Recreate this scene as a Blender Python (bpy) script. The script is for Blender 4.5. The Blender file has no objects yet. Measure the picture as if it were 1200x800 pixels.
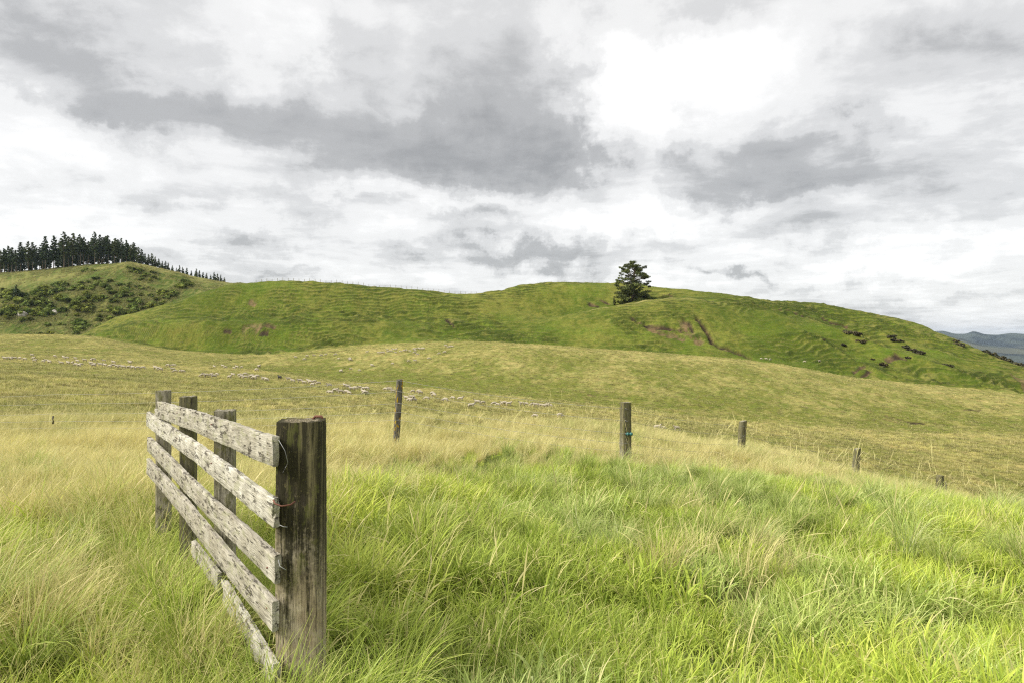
import bpy, math, random
import numpy as np
from mathutils import Vector, Matrix

rng = np.random.default_rng(11)
random.seed(5)
SC = bpy.context.scene
COL = SC.collection
F = 800.0            # focal length in pixels of the 1200 px wide photograph
EYE = 1.6            # eye height above the soil

# ------------------------------------------------------------------ camera
cam_d = bpy.data.cameras.new("camera"); cam = bpy.data.objects.new("camera", cam_d); COL.objects.link(cam)
cam.location = (0, 0, EYE); cam.rotation_euler = (math.radians(90), 0, 0)
cam_d.lens = 24.0; cam_d.sensor_width = 36.0; cam_d.clip_start = 0.05; cam_d.clip_end = 40000
SC.camera = cam

# ------------------------------------------------------------------ light
SUN_EL, SUN_AZ = math.radians(42), math.radians(-112)      # azimuth from +Y towards +X
SKY_STRENGTH = 0.10
EXPOSURE = 2.0
sun_d = bpy.data.lights.new("sun", 'SUN'); sun = bpy.data.objects.new("sun", sun_d); COL.objects.link(sun)
sun_d.energy = 1.5; sun_d.angle = math.radians(24); sun_d.color = (1.0, 0.955, 0.88)
sdir = Vector((math.sin(SUN_AZ) * math.cos(SUN_EL), math.cos(SUN_AZ) * math.cos(SUN_EL), math.sin(SUN_EL)))
sun.rotation_euler = sdir.to_track_quat('Z', 'Y').to_euler()
sun.location = (0, 0, 80)
SC.view_settings.view_transform = 'Standard'; SC.view_settings.look = 'None'
SC.view_settings.exposure = EXPOSURE; SC.view_settings.gamma = 1.0
SC.cycles.use_denoising = False; SC.cycles.pixel_filter_type = 'BLACKMAN_HARRIS'; SC.cycles.filter_width = 1.2; SC.cycles.sample_clamp_indirect = 3.0
SC.cycles.max_bounces = 6; SC.cycles.diffuse_bounces = 3; SC.cycles.transmission_bounces = 4
SC.cycles.transparent_max_bounces = 4; SC.cycles.volume_bounces = 0
SC.cycles.use_adaptive_sampling = False


class NT:
    """small helper to write node graphs as expressions"""
    def __init__(s, tree): s.t = tree; s.n = tree.nodes; s.l = tree.links
    def node(s, typ, **kw):
        n = s.n.new(typ)
        for k, v in kw.items(): setattr(n, k, v)
        return n
    def put(s, sock, v):
        if v is None: return
        if isinstance(v, bpy.types.NodeSocket): s.l.new(v, sock)
        else: sock.default_value = v
    def m(s, op, a, b=None, c=None, clamp=False):
        n = s.node('ShaderNodeMath', operation=op); n.use_clamp = clamp
        for i, v in enumerate((a, b, c)): s.put(n.inputs[i], v)
        return n.outputs[0]
    def vm(s, op, a, b=None):
        n = s.node('ShaderNodeVectorMath', operation=op)
        s.put(n.inputs[0], a); s.put(n.inputs[1], b)
        return n.outputs['Value'] if op in ('LENGTH', 'DOT_PRODUCT') else n.outputs[0]
    def noise(s, vec, scale, detail=4, rough=0.55, dist=0.0, out=0):
        n = s.node('ShaderNodeTexNoise'); s.put(n.inputs['Vector'], vec)
        n.inputs['Scale'].default_value = scale; n.inputs['Detail'].default_value = detail
        n.inputs['Roughness'].default_value = rough; n.inputs['Distortion'].default_value = dist
        return n.outputs[out]
    def ramp(s, fac, stops, mode='LINEAR'):
        n = s.node('ShaderNodeValToRGB'); n.color_ramp.interpolation = mode
        e = n.color_ramp.elements
        while len(e) < len(stops): e.new(0.5)
        for i, (p, c) in enumerate(stops):
            e[i].position = p
            e[i].color = (c, c, c, 1) if isinstance(c, (int, float)) else (*c, 1)
        s.put(n.inputs[0], fac)
        return n.outputs[0]
    def mix(s, fac, a, b, blend='MIX'):
        n = s.node('ShaderNodeMix', data_type='RGBA', blend_type=blend)
        s.put(n.inputs[0], fac)
        for k, v in ((6, a), (7, b)):
            if isinstance(v, tuple) and len(v) == 3: v = (*v, 1)
            s.put(n.inputs[k], v)
        return n.outputs[2]
    def mapping(s, vec, scale=(1, 1, 1), loc=(0, 0, 0)):
        n = s.node('ShaderNodeMapping'); s.put(n.inputs[0], vec)
        n.inputs['Scale'].default_value = scale; n.inputs['Location'].default_value = loc
        return n.outputs[0]
    def attr(s, name, typ='GEOMETRY', out='Color'):
        n = s.node('ShaderNodeAttribute', attribute_name=name, attribute_type=typ)
        return n.outputs[out]


# ------------------------------------------------------------------ sky: a high overcast of layered clouds
world = bpy.data.worlds.new("World"); SC.world = world; world.use_nodes = True
w = NT(world.node_tree); w.n.clear()
out = w.node('ShaderNodeOutputWorld'); bg = w.node('ShaderNodeBackground')
bg.inputs[1].default_value = SKY_STRENGTH
w.l.new(bg.outputs[0], out.inputs[0])
sky = w.node('ShaderNodeTexSky', sky_type='NISHITA'); sky.sun_disc = False
sky.sun_elevation = SUN_EL; sky.sun_rotation = SUN_AZ % (2 * math.pi)
tc = w.node('ShaderNodeTexCoord'); D = w.vm('NORMALIZE', tc.outputs['Generated'])
sep = w.node('ShaderNodeSeparateXYZ'); w.l.new(D, sep.inputs[0]); X_, Y_, Z_ = sep.outputs
zz = w.m('ADD', w.m('MAXIMUM', Z_, 0.0), 0.10)
comb = w.node('ShaderNodeCombineXYZ')
w.l.new(w.m('DIVIDE', X_, zz), comb.inputs[0]); w.l.new(w.m('DIVIDE', Y_, zz), comb.inputs[1])
P = comb.outputs[0]
az = w.m('ARCTAN2', X_, Y_); el = w.m('ARCSINE', Z_)
warp = w.vm('SCALE', w.vm('SUBTRACT', w.noise(P, 0.9, 3, 0.5, out=1), (0.5, 0.5, 0.5)))
warp.node.inputs['Scale'].default_value = 0.55
Pw = w.vm('ADD', P, warp)
n1 = w.noise(Pw, 0.62, 7, 0.52)
n2 = w.noise(w.vm('ADD', Pw, (7.3, 2.1, 4.0)), 2.3, 9, 0.60)
# warp the placement of the large masses too, so that no mass has a round outline
ang = w.node('ShaderNodeCombineXYZ'); w.l.new(az, ang.inputs[0]); w.l.new(el, ang.inputs[1])
aw = w.vm('SUBTRACT', w.noise(ang.outputs[0], 6.5, 9, 0.62, out=1), (0.5, 0.5, 0.5))
asep = w.node('ShaderNodeSeparateXYZ'); w.l.new(aw, asep.inputs[0])
azw = w.m('ADD', az, w.m('MULTIPLY', asep.outputs[0], 0.42))
elw = w.m('ADD', el, w.m('MULTIPLY', asep.outputs[1], 0.20))


def px(u, v, su, sv, amp):
    """a cloud mass (amp > 0) or a gap (amp < 0) at a compass direction and elevation"""
    a = math.atan((u - 600) / F); e = math.atan((400 - v) / math.hypot(F, u - 600))
    return (a, e, su / F * math.cos(a) ** 2, sv / F * math.cos(a), amp)


masses = [px(560, 40, 110, 50, .12), px(630, 120, 60, 60, .10), px(570, 172, 150, 36, .28), px(460, 185, 120, 32, .16), px(600, 205, 120, 14, .12), px(250, 135, 110, 30, .24), px(120, 85, 110, 34, .16),
          px(180, 25, 130, 26, .10), px(30, 60, 70, 50, .10), px(420, 80, 70, 60, .16), px(850, 190, 100, 26, .24), px(840, 225, 130, 18, .22), px(960, 225, 80, 20, .16), px(1000, 165, 60, 20, .20), px(780, 175, 40, 14, .10), px(900, 268, 100, 12, .14), px(1150, 215, 90, 40, .16),
          px(300, 290, 90, 8, .14), px(560, 258, 60, 13, .20), px(600, 302, 120, 11, .30), px(90, 120, 60, 12, .10), px(200, 215, 120, 16, .14), px(950, 330, 120, 8, .12), px(840, 319, 40, 5, .28), px(330, 245, 110, 12, .12),
          px(800, 8, 90, 18, .12), px(1000, 90, 110, 30, .08), px(1150, 60, 90, 60, .14), px(1050, 352, 190, 9, .18), px(330, 322, 90, 6, .12),
          px(740, 90, 60, 80, -.30), px(715, 190, 34, 50, -.10), px(850, 80, 100, 34, -.16), px(340, 45, 60, 34, -.18), px(60, 150, 110, 24, -.06), px(90, 245, 120, 26, -.16),
          px(500, 240, 150, 9, -.14), px(740, 268, 110, 14, -.20), px(430, 300, 90, 14, -.12), px(1050, 305, 160, 18, -.22), px(740, 335, 120, 12, -.18)]
bias = None
for (a, e, sa, se, amp) in masses:
    q = w.m('ADD', w.m('POWER', w.m('ABSOLUTE', w.m('DIVIDE', w.m('SUBTRACT', azw, a), sa)), 2.0),
            w.m('POWER', w.m('ABSOLUTE', w.m('DIVIDE', w.m('SUBTRACT', elw, e), se)), 2.0))
    g = w.m('MULTIPLY', w.m('EXPONENT', w.m('MULTIPLY', q, -0.7)), amp)
    bias = g if bias is None else w.m('ADD', bias, g)
dens = w.m('ADD', w.m('ADD', w.m('MULTIPLY', n1, 0.40), w.m('MULTIPLY', n2, 0.52)), w.m('MULTIPLY', bias, 0.80))
cl = w.ramp(dens, [(0.33, (1.12, 1.11, 1.09)), (0.45, (.97, .962, .945)), (0.545, (.78, .775, .765)), (0.66, (.53, .527, .52)), (0.84, (.38, .378, .374))], 'EASE')
cl2 = w.vm('SCALE', cl); cl2.node.inputs['Scale'].default_value = 2.35
blend = w.mix(0.97, sky.outputs[0], cl2)
w.l.new(blend, bg.inputs[0])


# ------------------------------------------------------------------ tagging helpers
def tag(o, label=None, cat=None, group=None, kind=None):
    if label: o['label'] = label
    if cat: o['category'] = cat
    if group: o['group'] = group
    if kind: o['kind'] = kind
    return o


def link(o, parent=None):
    COL.objects.link(o)
    if parent is not None: o.parent = parent
    return o


def empty(name, loc=(0, 0, 0), rz=0.0):
    o = bpy.data.objects.new(name, None); COL.objects.link(o)
    o.location = loc; o.rotation_euler = (0, 0, rz); o.empty_display_size = 0.3
    return o


def mesh_np(name, V, Fc, smooth=True):
    V = np.asarray(V, dtype=np.float32); Fc = np.asarray(Fc, dtype=np.int32)
    me = bpy.data.meshes.new(name)
    k = Fc.shape[1]
    me.vertices.add(len(V)); me.vertices.foreach_set('co', V.ravel())
    me.loops.add(Fc.size); me.loops.foreach_set('vertex_index', Fc.ravel())
    me.polygons.add(len(Fc)); me.polygons.foreach_set('loop_start', np.arange(len(Fc), dtype=np.int32) * k)
    me.polygons.foreach_set('use_smooth', np.full(len(Fc), smooth))
    me.update(calc_edges=True)
    return me


def set_attr(me, name, arr, typ='FLOAT_VECTOR'):
    a = me.attributes.new(name, typ, 'POINT')
    arr = np.asarray(arr, dtype=np.float32)
    if typ == 'FLOAT_VECTOR': a.data.foreach_set('vector', arr.ravel())
    elif typ == 'FLOAT_COLOR':
        c = np.ones((len(arr), 4), np.float32); c[:, :3] = arr; a.data.foreach_set('color', c.ravel())
    elif typ == 'FLOAT': a.data.foreach_set('value', arr.ravel())
    elif typ == 'INT': a.data.foreach_set('value', arr.astype(np.int32).ravel())


ONES = "zeroth first second third fourth fifth sixth seventh eighth ninth tenth eleventh twelfth thirteenth fourteenth fifteenth sixteenth seventeenth eighteenth nineteenth".split()
TENS = {20: "twent", 30: "thirt", 40: "fort", 50: "fift", 60: "sixt", 70: "sevent", 80: "eight", 90: "ninet"}


def ordinal(n):
    if n < 20: return ONES[n]
    t, o = n // 10 * 10, n % 10
    return TENS[t] + ("ieth" if o == 0 else "y-" + ONES[o])


# ------------------------------------------------------------------ numpy noise
_perm = np.random.default_rng(3).random((256, 256))


def vn(x, y, s=0):
    xi = np.floor(x).astype(np.int64); yi = np.floor(y).astype(np.int64)
    fx = x - xi; fy = y - yi
    fx = fx * fx * (3 - 2 * fx); fy = fy * fy * (3 - 2 * fy)
    def h(i, j): return _perm[(i + s * 37) & 255, (j + s * 91) & 255]
    return (h(xi, yi) * (1 - fx) + h(xi + 1, yi) * fx) * (1 - fy) + (h(xi, yi + 1) * (1 - fx) + h(xi + 1, yi + 1) * fx) * fy


def fbm(x, y, s=0, o=4, g=0.5):
    r = 0; a = 1; t = 0
    for k in range(o):
        r = r + a * vn(x, y, s + k); t += a; a *= g; x = x * 2.03 + 13.7; y = y * 2.03 + 5.1
    return r / t


def pchip(xk, yk, x):
    xk = np.asarray(xk, float); yk = np.asarray(yk, float)
    h = np.diff(xk); d = np.diff(yk) / h
    m = np.zeros(len(xk))
    w1 = 2 * h[1:] + h[:-1]; w2 = h[1:] + 2 * h[:-1]
    same = d[:-1] * d[1:] > 0
    with np.errstate(divide='ignore', invalid='ignore'):
        mm = (w1 + w2) / (w1 / d[:-1] + w2 / d[1:])
    m[1:-1] = np.where(same, mm, 0); m[0] = d[0]; m[-1] = d[-1]
    x = np.clip(x, xk[0], xk[-1])
    i = np.clip(np.searchsorted(xk, x) - 1, 0, len(h) - 1)
    t = (x - xk[i]) / h[i]
    return ((2 * t**3 - 3 * t**2 + 1) * yk[i] + (t**3 - 2 * t**2 + t) * h[i] * m[i]
            + (-2 * t**3 + 3 * t**2) * yk[i + 1] + (t**3 - t**2) * h[i] * m[i + 1])


def sst(a, b, x):
    t = np.clip((x - a) / (b - a), 0, 1); return t * t * (3 - 2 * t)


# ------------------------------------------------------------------ the lie of the land
def Hn(X, Y):
    """the knoll the photographer stands on, world z"""
    xr = np.maximum(X, 0)
    side = np.where(xr < 10, 0.018 * xr**2, 1.8 + 0.36 * (xr - 10))
    wY = np.clip((np.maximum(Y, 0) / 13.0), 0, 1.3) ** 1.2
    return -(0.27 + side) * wY + 0.0 * X


UT = np.arange(-360, 1561, 3.0)
DT = np.concatenate([np.linspace(0, 12, 13)[:-1], np.exp(np.linspace(math.log(12), math.log(20000), 1500))])


def cu(pts):       # curve over u
    p = np.array(pts, float); return pchip(p[:, 0], p[:, 1], UT)


P1d = cu([(-360, 30), (0, 30), (100, 32), (200, 35), (300, 40), (400, 46), (500, 55), (600, 64), (700, 72), (800, 76), (900, 80), (1000, 80), (1100, 80), (1200, 80), (1560, 80)])
P1v = cu([(-360, 480), (0, 478), (100, 481), (200, 485), (300, 491), (400, 500), (500, 514), (600, 525), (700, 535), (800, 546), (900, 556), (1000, 567), (1100, 578), (1200, 590), (1560, 620)])
P2d = cu([(-360, 150), (0, 150), (200, 140), (400, 130), (600, 115), (800, 108), (1000, 105), (1560, 100)])
P2v = cu([(-360, 420), (0, 426), (100, 432), (200, 440), (300, 448), (400, 459), (500, 470), (600, 480), (700, 492), (800, 504), (900, 516), (1000, 524), (1200, 540), (1560, 560)])
P3d = cu([(-360, 205), (0, 205), (200, 195), (300, 188), (400, 176), (500, 166), (600, 156), (700, 148), (900, 140), (1200, 135), (1560, 130)])
P3v = cu([(-360, 408), (0, 414), (100, 421), (200, 428), (300, 435), (400, 446), (500, 455), (600, 464), (700, 475), (800, 486), (880, 495), (1000, 504), (1200, 512), (1560, 525)])
Sv_ = P3v + cu([(-360, -5), (0, -5), (250, -3), (330, 0.5), (420, 1.6), (900, 2.0), (1560, 2)])
Sd = P3d + 16
Q1d = cu([(-360, 300), (0, 300), (100, 292), (200, 280), (300, 272), (500, 270), (640, 265), (800, 255), (1000, 240), (1200, 225), (1560, 205)])
Q1v = cu([(-360, 385), (0, 392), (50, 392), (100, 394), (150, 402), (200, 410), (300, 416), (400, 408), (500, 402), (560, 401), (640, 404), (700, 408), (760, 412), (850, 420), (900, 425), (1000, 441), (1100, 452), (1200, 462), (1560, 500)])
G0d = Q1d + 14
G0v = Q1v + cu([(-360, 9), (40, 9), (110, 2), (180, -3), (500, -2), (580, 0.6), (640, 1.5), (1560, 2.0)])
M1d = cu([(-360, 345), (0, 340), (100, 312), (200, 303), (300, 300), (400, 304), (500, 312), (600, 320), (740, 332), (810, 335), (900, 322), (1000, 300), (1100, 282), (1200, 262), (1560, 235)])
M1v = cu([(-360, 460), (0, 440), (60, 418), (100, 397), (150, 385), (200, 378), (300, 380), (400, 378), (500, 379), (600, 378), (660, 371), (740, 357), (810, 351), (870, 362), (950, 380), (1000, 395), (1100, 418), (1200, 445), (1560, 500)])
M2d = M1d + 13
M2v = M1v + cu([(-360, 4), (60, 1), (110, -6), (560, -7), (660, 0.3), (740, 1.2), (810, 0.2), (880, -6), (1200, -5), (1560, -4)])
Cd = cu([(-360, 370), (0, 365), (100, 335), (200, 335), (300, 344), (400, 348), (500, 356), (560, 368), (640, 385), (740, 392), (850, 382), (950, 385), (1000, 372), (1100, 335), (1200, 300), (1560, 260)])
Cv = cu([(-360, 500), (0, 460), (60, 420), (85, 398), (100, 391), (125, 379), (150, 368), (200, 352.5), (250, 339), (275, 334), (300, 332), (350, 330), (390, 330.5), (450, 336), (500, 341), (540, 344), (570, 343.5), (610, 338), (640, 332), (680, 330), (730, 331.5), (770, 337), (830, 345), (880, 352), (900, 355), (950, 357), (1000, 363), (1060, 378), (1100, 391), (1150, 409), (1200, 430), (1560, 520)])
B0d = Cd + 55
B0v = np.maximum(Cv + 22, cu([(-360, 430), (0, 425), (200, 400), (300, 380), (500, 370), (1560, 400)]))
# the bushy hill behind on the left (its lower slope, brow, and the plantation shelf)
bw = 1 - sst(330, 420, UT)
K1d = cu([(-360, 470), (0, 470), (300, 500), (1560, 520)]); K1v = cu([(-360, 392), (0, 394), (60, 388), (120, 384), (200, 372), (300, 360), (420, 380), (1560, 400)])
K2d = K1d + 45;  K2v = cu([(-360, 345), (0, 350), (60, 345), (120, 338), (200, 340), (300, 345), (420, 370), (1560, 400)])
K3d = cu([(-360, 560), (0, 560), (300, 590), (1560, 590)]); K3v = cu([(-360, 335), (0, 333), (30, 329), (60, 326), (100, 319), (130, 312), (150, 307.5), (165, 310), (200, 317.5), (240, 327), (270, 332), (300, 334), (330, 338), (420, 365), (1560, 400)])
K4d = K3d + 40; K4v = cu([(-360, 328), (0, 320.5), (40, 317.5), (75, 314), (110, 310.5), (150, 309), (200, 320), (240, 329), (270, 335), (420, 370), (1560, 400)])
K5d = K3d + 160; K5v = K4v + 3


def zr(d, v): return EYE - (v - 400) / F * d


Hz = np.zeros((len(UT), len(DT)))
for i, u in enumerate(UT):
    t = (u - 600) / F
    zb = Hn(t * 13.0, 13.0); zb2 = Hn(t * 15.5, 15.5)
    z1 = zr(P1d[i], P1v[i])
    toe = 0.55 * zb2 + 0.45 * z1 - (2.0 if u > 450 else 0.0 + 2.0 * sst(250, 450, u)) * 0.5
    kd = [0, 5, 9, 13.0, 15.5, 15.5 + 0.45 * (P1d[i] - 15.5) * .8, P1d[i], P2d[i], P3d[i], Sd[i], Q1d[i], G0d[i], M1d[i], M2d[i], Cd[i], B0d[i]]
    kz = [0, Hn(t * 5, 5.), Hn(t * 9, 9.), zb, zb2, toe, z1] + [zr(a[i], b[i]) for a, b in ((P2d, P2v), (P3d, P3v), (Sd, Sv_), (Q1d, Q1v), (G0d, G0v), (M1d, M1v), (M2d, M2v), (Cd, Cv), (B0d, B0v))]
    low = -70 - 0.0 * u
    for a, b in ((K1d, K1v), (K2d, K2v), (K3d, K3v), (K4d, K4v), (K5d, K5v)):
        kd.append(a[i]); kz.append(bw[i] * zr(a[i], b[i]) + (1 - bw[i]) * (-45 if a is not K5d else -75))
    ur = sst(900, 1050, u)
    kd += [1100, 1700, 2600, 3600, 4600, 6200, 8200, 20000]
    kz += [low - 20, low - 38, low - 30, -45, -60, -40, -70, -200]
    Hz[i] = pchip(kd, kz, DT)
# light smoothing across columns takes the kinks of the control curves away
for _ in range(2): Hz[1:-1] = 0.25 * Hz[:-2] + 0.5 * Hz[1:-1] + 0.25 * Hz[2:]


def ud(X, Y):
    r = np.hypot(X, Y); a = np.clip(np.arctan2(X, Y), -0.86, 0.86)
    back = np.abs(np.arctan2(X, Y)) > 0.86
    d = r * np.cos(a)
    return 600 + F * np.tan(a), d


def tab(T, u):   return np.interp(u, UT, T)


def Hbase(X, Y):
    u, d = ud(X, Y)
    iu = np.clip((u - UT[0]) / 3.0, 0, len(UT) - 1.001); i0 = iu.astype(int); fu = iu - i0
    jd = np.interp(d, DT, np.arange(len(DT))); jd = np.clip(jd, 0, len(DT) - 1.001); j0 = jd.astype(int); fd = jd - j0
    z = (Hz[i0, j0] * (1 - fu) + Hz[i0 + 1, j0] * fu) * (1 - fd) + (Hz[i0, j0 + 1] * (1 - fu) + Hz[i0 + 1, j0 + 1] * fu) * fd
    zn = Hn(X, Y); k = sst(9, 13, d)
    return zn * (1 - k) + z * k


def hit(u, v, fn=Hbase, d0=16, d1=1600):
    d = np.exp(np.linspace(math.log(d0), math.log(d1), 6000)); X = (u - 600) / F * d
    g = fn(X, d) - (EYE - (v - 400) / F * d)
    k = np.argmax(g >= 0)
    if g[k] < 0: return None
    if k > 0:
        a, b = g[k - 1], g[k]; t = -a / (b - a + 1e-12); dd = d[k - 1] + t * (d[k] - d[k - 1])
    else: dd = d[0]
    x = (u - 600) / F * dd
    return float(x), float(dd), float(EYE - (v - 400) / F * dd)


# eroded banks: (image trace, half width in m, depth, colour mix 0 dark .. 1 tan)
SCARS = [([(288, 381), (296, 379.5), (303, 382)], 1.2, .9, 1.0), ([(306, 383.5), (314, 381.5), (322, 383)], .5, 1.0, .1), ([(293, 354), (299, 356)], .7, .5, .7),
         ([(262, 388), (271, 389)], .4, .5, .2), ([(305, 391), (314, 391)], .4, .5, .1), ([(524, 377), (532, 381)], 1.0, .9, .05),
         ([(742, 374), (756, 379), (770, 382), (784, 382), (797, 385)], .8, 1.0, .15), ([(802, 374), (808, 378), (812, 386)], 1.0, .9, .1),
         ([(762, 384), (775, 388), (790, 392), (800, 396)], 1.4, .5, .7), ([(802, 380), (808, 389), (816, 396)], 2.2, .6, .8),
         ([(819, 375), (826, 383), (832, 392), (834, 398), (842, 403), (855, 407), (868, 411), (876, 415)], 1.2, 1.8, .0),
         ([(833, 401), (850, 408), (866, 413)], .8, .6, .7), ([(706, 352), (713, 355)], 1.2, .5, .4), ([(692, 358), (700, 360)], 1.2, .5, .1),
         ([(886, 359), (898, 362), (910, 366)], 1.0, .9, .05), ([(912, 365), (925, 368), (940, 372)], 1.2, .9, .1), ([(962, 371), (975, 377), (990, 381)], 1.2, 1.1, .05),
         ([(1040, 487), (1052, 490), (1066, 493), (1080, 494)], .55, .5, .1), ([(1038, 491), (1056, 493)], .5, .3, .9), ([(1104, 496), (1118, 499)], .5, .4, .05),
         ([(1190, 440), (1200, 447), (1206, 455)], 1.6, .8, .7), ([(1010, 436), (1020, 433)], .6, .5, .1), ([(270, 421), (285, 420), (305, 418)], .8, .6, .1),
         ([(1000, 430), (1012, 428)], .5, .4, .2), ([(778, 345), (786, 347)], .8, .5, .2), ([(1040, 418), (1052, 416), (1060, 418)], .8, .5, .3),
         ([(330, 417), (360, 414), (395, 411), (430, 407)], .5, .5, .2), ([(1130, 480), (1150, 481)], .3, .2, .3), ([(690, 462), (712, 463)], .3, .2, .8)]
scar_w = []
for tr, hw, dp, mixv in SCARS:
    pts = [hit(u, v) for u, v in tr]
    pts = [p for p in pts if p is not None and p[1] < 700]
    if len(pts) > 1: scar_w.append((np.array(pts)[:, :2], hw, dp, mixv))


def scar_field(X, Y):
    """returns soil weight, colour mix, and depth"""
    W = np.zeros_like(X); C = np.zeros_like(X); Dp = np.zeros_like(X)
    for P_, hw, dp, mixv in scar_w:
        lo = P_.min(0) - 14; hi = P_.max(0) + 14
        m = (X > lo[0]) & (X < hi[0]) & (Y > lo[1]) & (Y < hi[1])
        if not m.any(): continue
        x = X[m]; y = Y[m]; best = np.full(x.shape, 1e9); bs = np.zeros(x.shape)
        n = (fbm(x / 1.7, y / 5.0, 41, 3) - .5) * 3.2
        for a, b in zip(P_[:-1], P_[1:]):
            ab = b - a; t = np.clip(((x - a[0]) * ab[0] + (y - a[1]) * ab[1]) / (ab @ ab + 1e-9), 0, 1)
            ex = x - a[0] - t * ab[0]; ey = (y - a[1] - t * ab[1])
            dd = np.hypot(ex, ey * 0.42)
            best = np.minimum(best, dd)
        ww = 1 - sst(hw * .55, hw * 1.25, best + n * hw * .35)
        sel = ww > W[m]
        W[m] = np.where(sel, ww, W[m]); C[m] = np.where(sel, mixv, C[m]); Dp[m] = np.maximum(Dp[m], ww * dp)
    return W, C, Dp


def hillw(u, d):      # 1 on the green hill
    return sst(-1, 3, d - tab(Q1d, u) - 4) * (1 - sst(15, 40, d - tab(B0d, u))) * sst(30, 90, u)


def gully(X, Y, u):
    g = np.sin((X * 0.80 + Y * 0.50) / 7.5 + 3.0 * fbm(X / 40, Y / 40, 23, 3))
    return sst(880, 1000, u) * (-np.abs(g) ** .7 * 2.2 + .6)


def tracks(X, Y, z):
    ph = z / 1.7 + 4.5 * fbm(X / 22, Y / 22, 27, 3) + 1.3 * fbm(X / 6, Y / 6, 29, 2)
    st = np.mod(ph, 1.0); tread = st > .62
    st = np.where(st < .62, st / .62, (1 - st) / .38) - .5
    amp = 0.14 + 1.2 * sst(.35, .55, fbm(X / 26, Y / 26, 33, 4)) * (.35 + .95 * sst(.2, .75, vn(X / 11, Y / 3.5, 35)))
    return st, amp, tread


def Hfull(X, Y, scars=True):
    u, d = ud(X, Y)
    z = Hbase(X, Y)
    near = 1 - sst(14, 30, d)
    z = z + near * ((fbm(X / 1.3, Y / 1.3, 2, 3) - .5) * 0.40 * sst(1.0, 3.0, np.hypot(X, Y)))
    past = sst(18, 60, d) * (1 - sst(240, 300, d))
    z = z + past * ((fbm(X / 14, Y / 14, 7, 4) - .5) * 1.0 + (fbm(X / 2.2, Y / 2.2, 9, 3) - .5) * .55)
    hw = hillw(u, d)
    if np.any(hw > 0):
        z = z + hw * ((fbm(X / 34, Y / 34, 15, 4) - .5) * 5.0 + (fbm(X / 6, Y / 6, 19, 4) - .5) * 1.6)
        # gullies running down the right-hand flank
        calmc = 1 - .85 * np.exp(-((d - tab(Cd, u)) / 20.0) ** 2)
        z = z + hw * gully(X, Y, u) * calmc
        # sheep tracks: narrow terraces following the contour
        st, amp, _ = tracks(X, Y, z)
        calm = 1 - np.exp(-((d - tab(M1d, u)) / 14.0) ** 2) * sst(620, 660, u) * (1 - sst(830, 870, u))
        z = z + hw * st * amp * 1.25 * calm * calmc
    kk = sst(430, 480, d) * (1 - sst(800, 1000, d))
    if np.any(kk > 0):
        z = z + kk * (1 - sst(330, 420, u)) * ((fbm(X / 26, Y / 26, 51, 4) - .5) * 5.5 * (1 - sst(-14, 0, d - tab(K3d, u))) + (fbm(X / 5, Y / 5, 53, 3) - .5) * 1.2)
    far = sst(1300, 3000, d)
    if np.any(far > 0):
        ridge = pchip([-360, 900, 1085, 1103, 1122, 1130, 1141, 1155, 1168, 1186, 1205, 1300, 1560], [90, 85, 88, 95, 70, 70, 94, 68, 64, 78, 66, 84, 70], u)
        rw = np.exp(-((d - 6500) / 620.0) ** 2)
        z = z + rw * ((ridge + 40 + EYE) * 1.02 + (fbm(X / 260, Y / 260, 61, 4) - .5) * 14)
        spur = pchip([-360, 1060, 1095, 1120, 1155, 1230, 1560], [44, 46, 46, 30, -14, -40, -40], u)
        rs = np.exp(-((d - 4100) / 500.0) ** 2)
        z = z + rs * np.maximum(spur + 48, 0) * 1.0
        z = z + far * (1 - rw) * (1 - rs) * (fbm(X / 700, Y / 700, 65, 4) - .5) * 55
    if scars:
        W, C, Dp = scar_field(X, Y)
        z = z - Dp * np.clip(d / 300.0, .3, 1)
    return z


def lerp3(a, b, t): return np.asarray(a)[None] * (1 - t[:, None]) + np.asarray(b)[None] * t[:, None]


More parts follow.
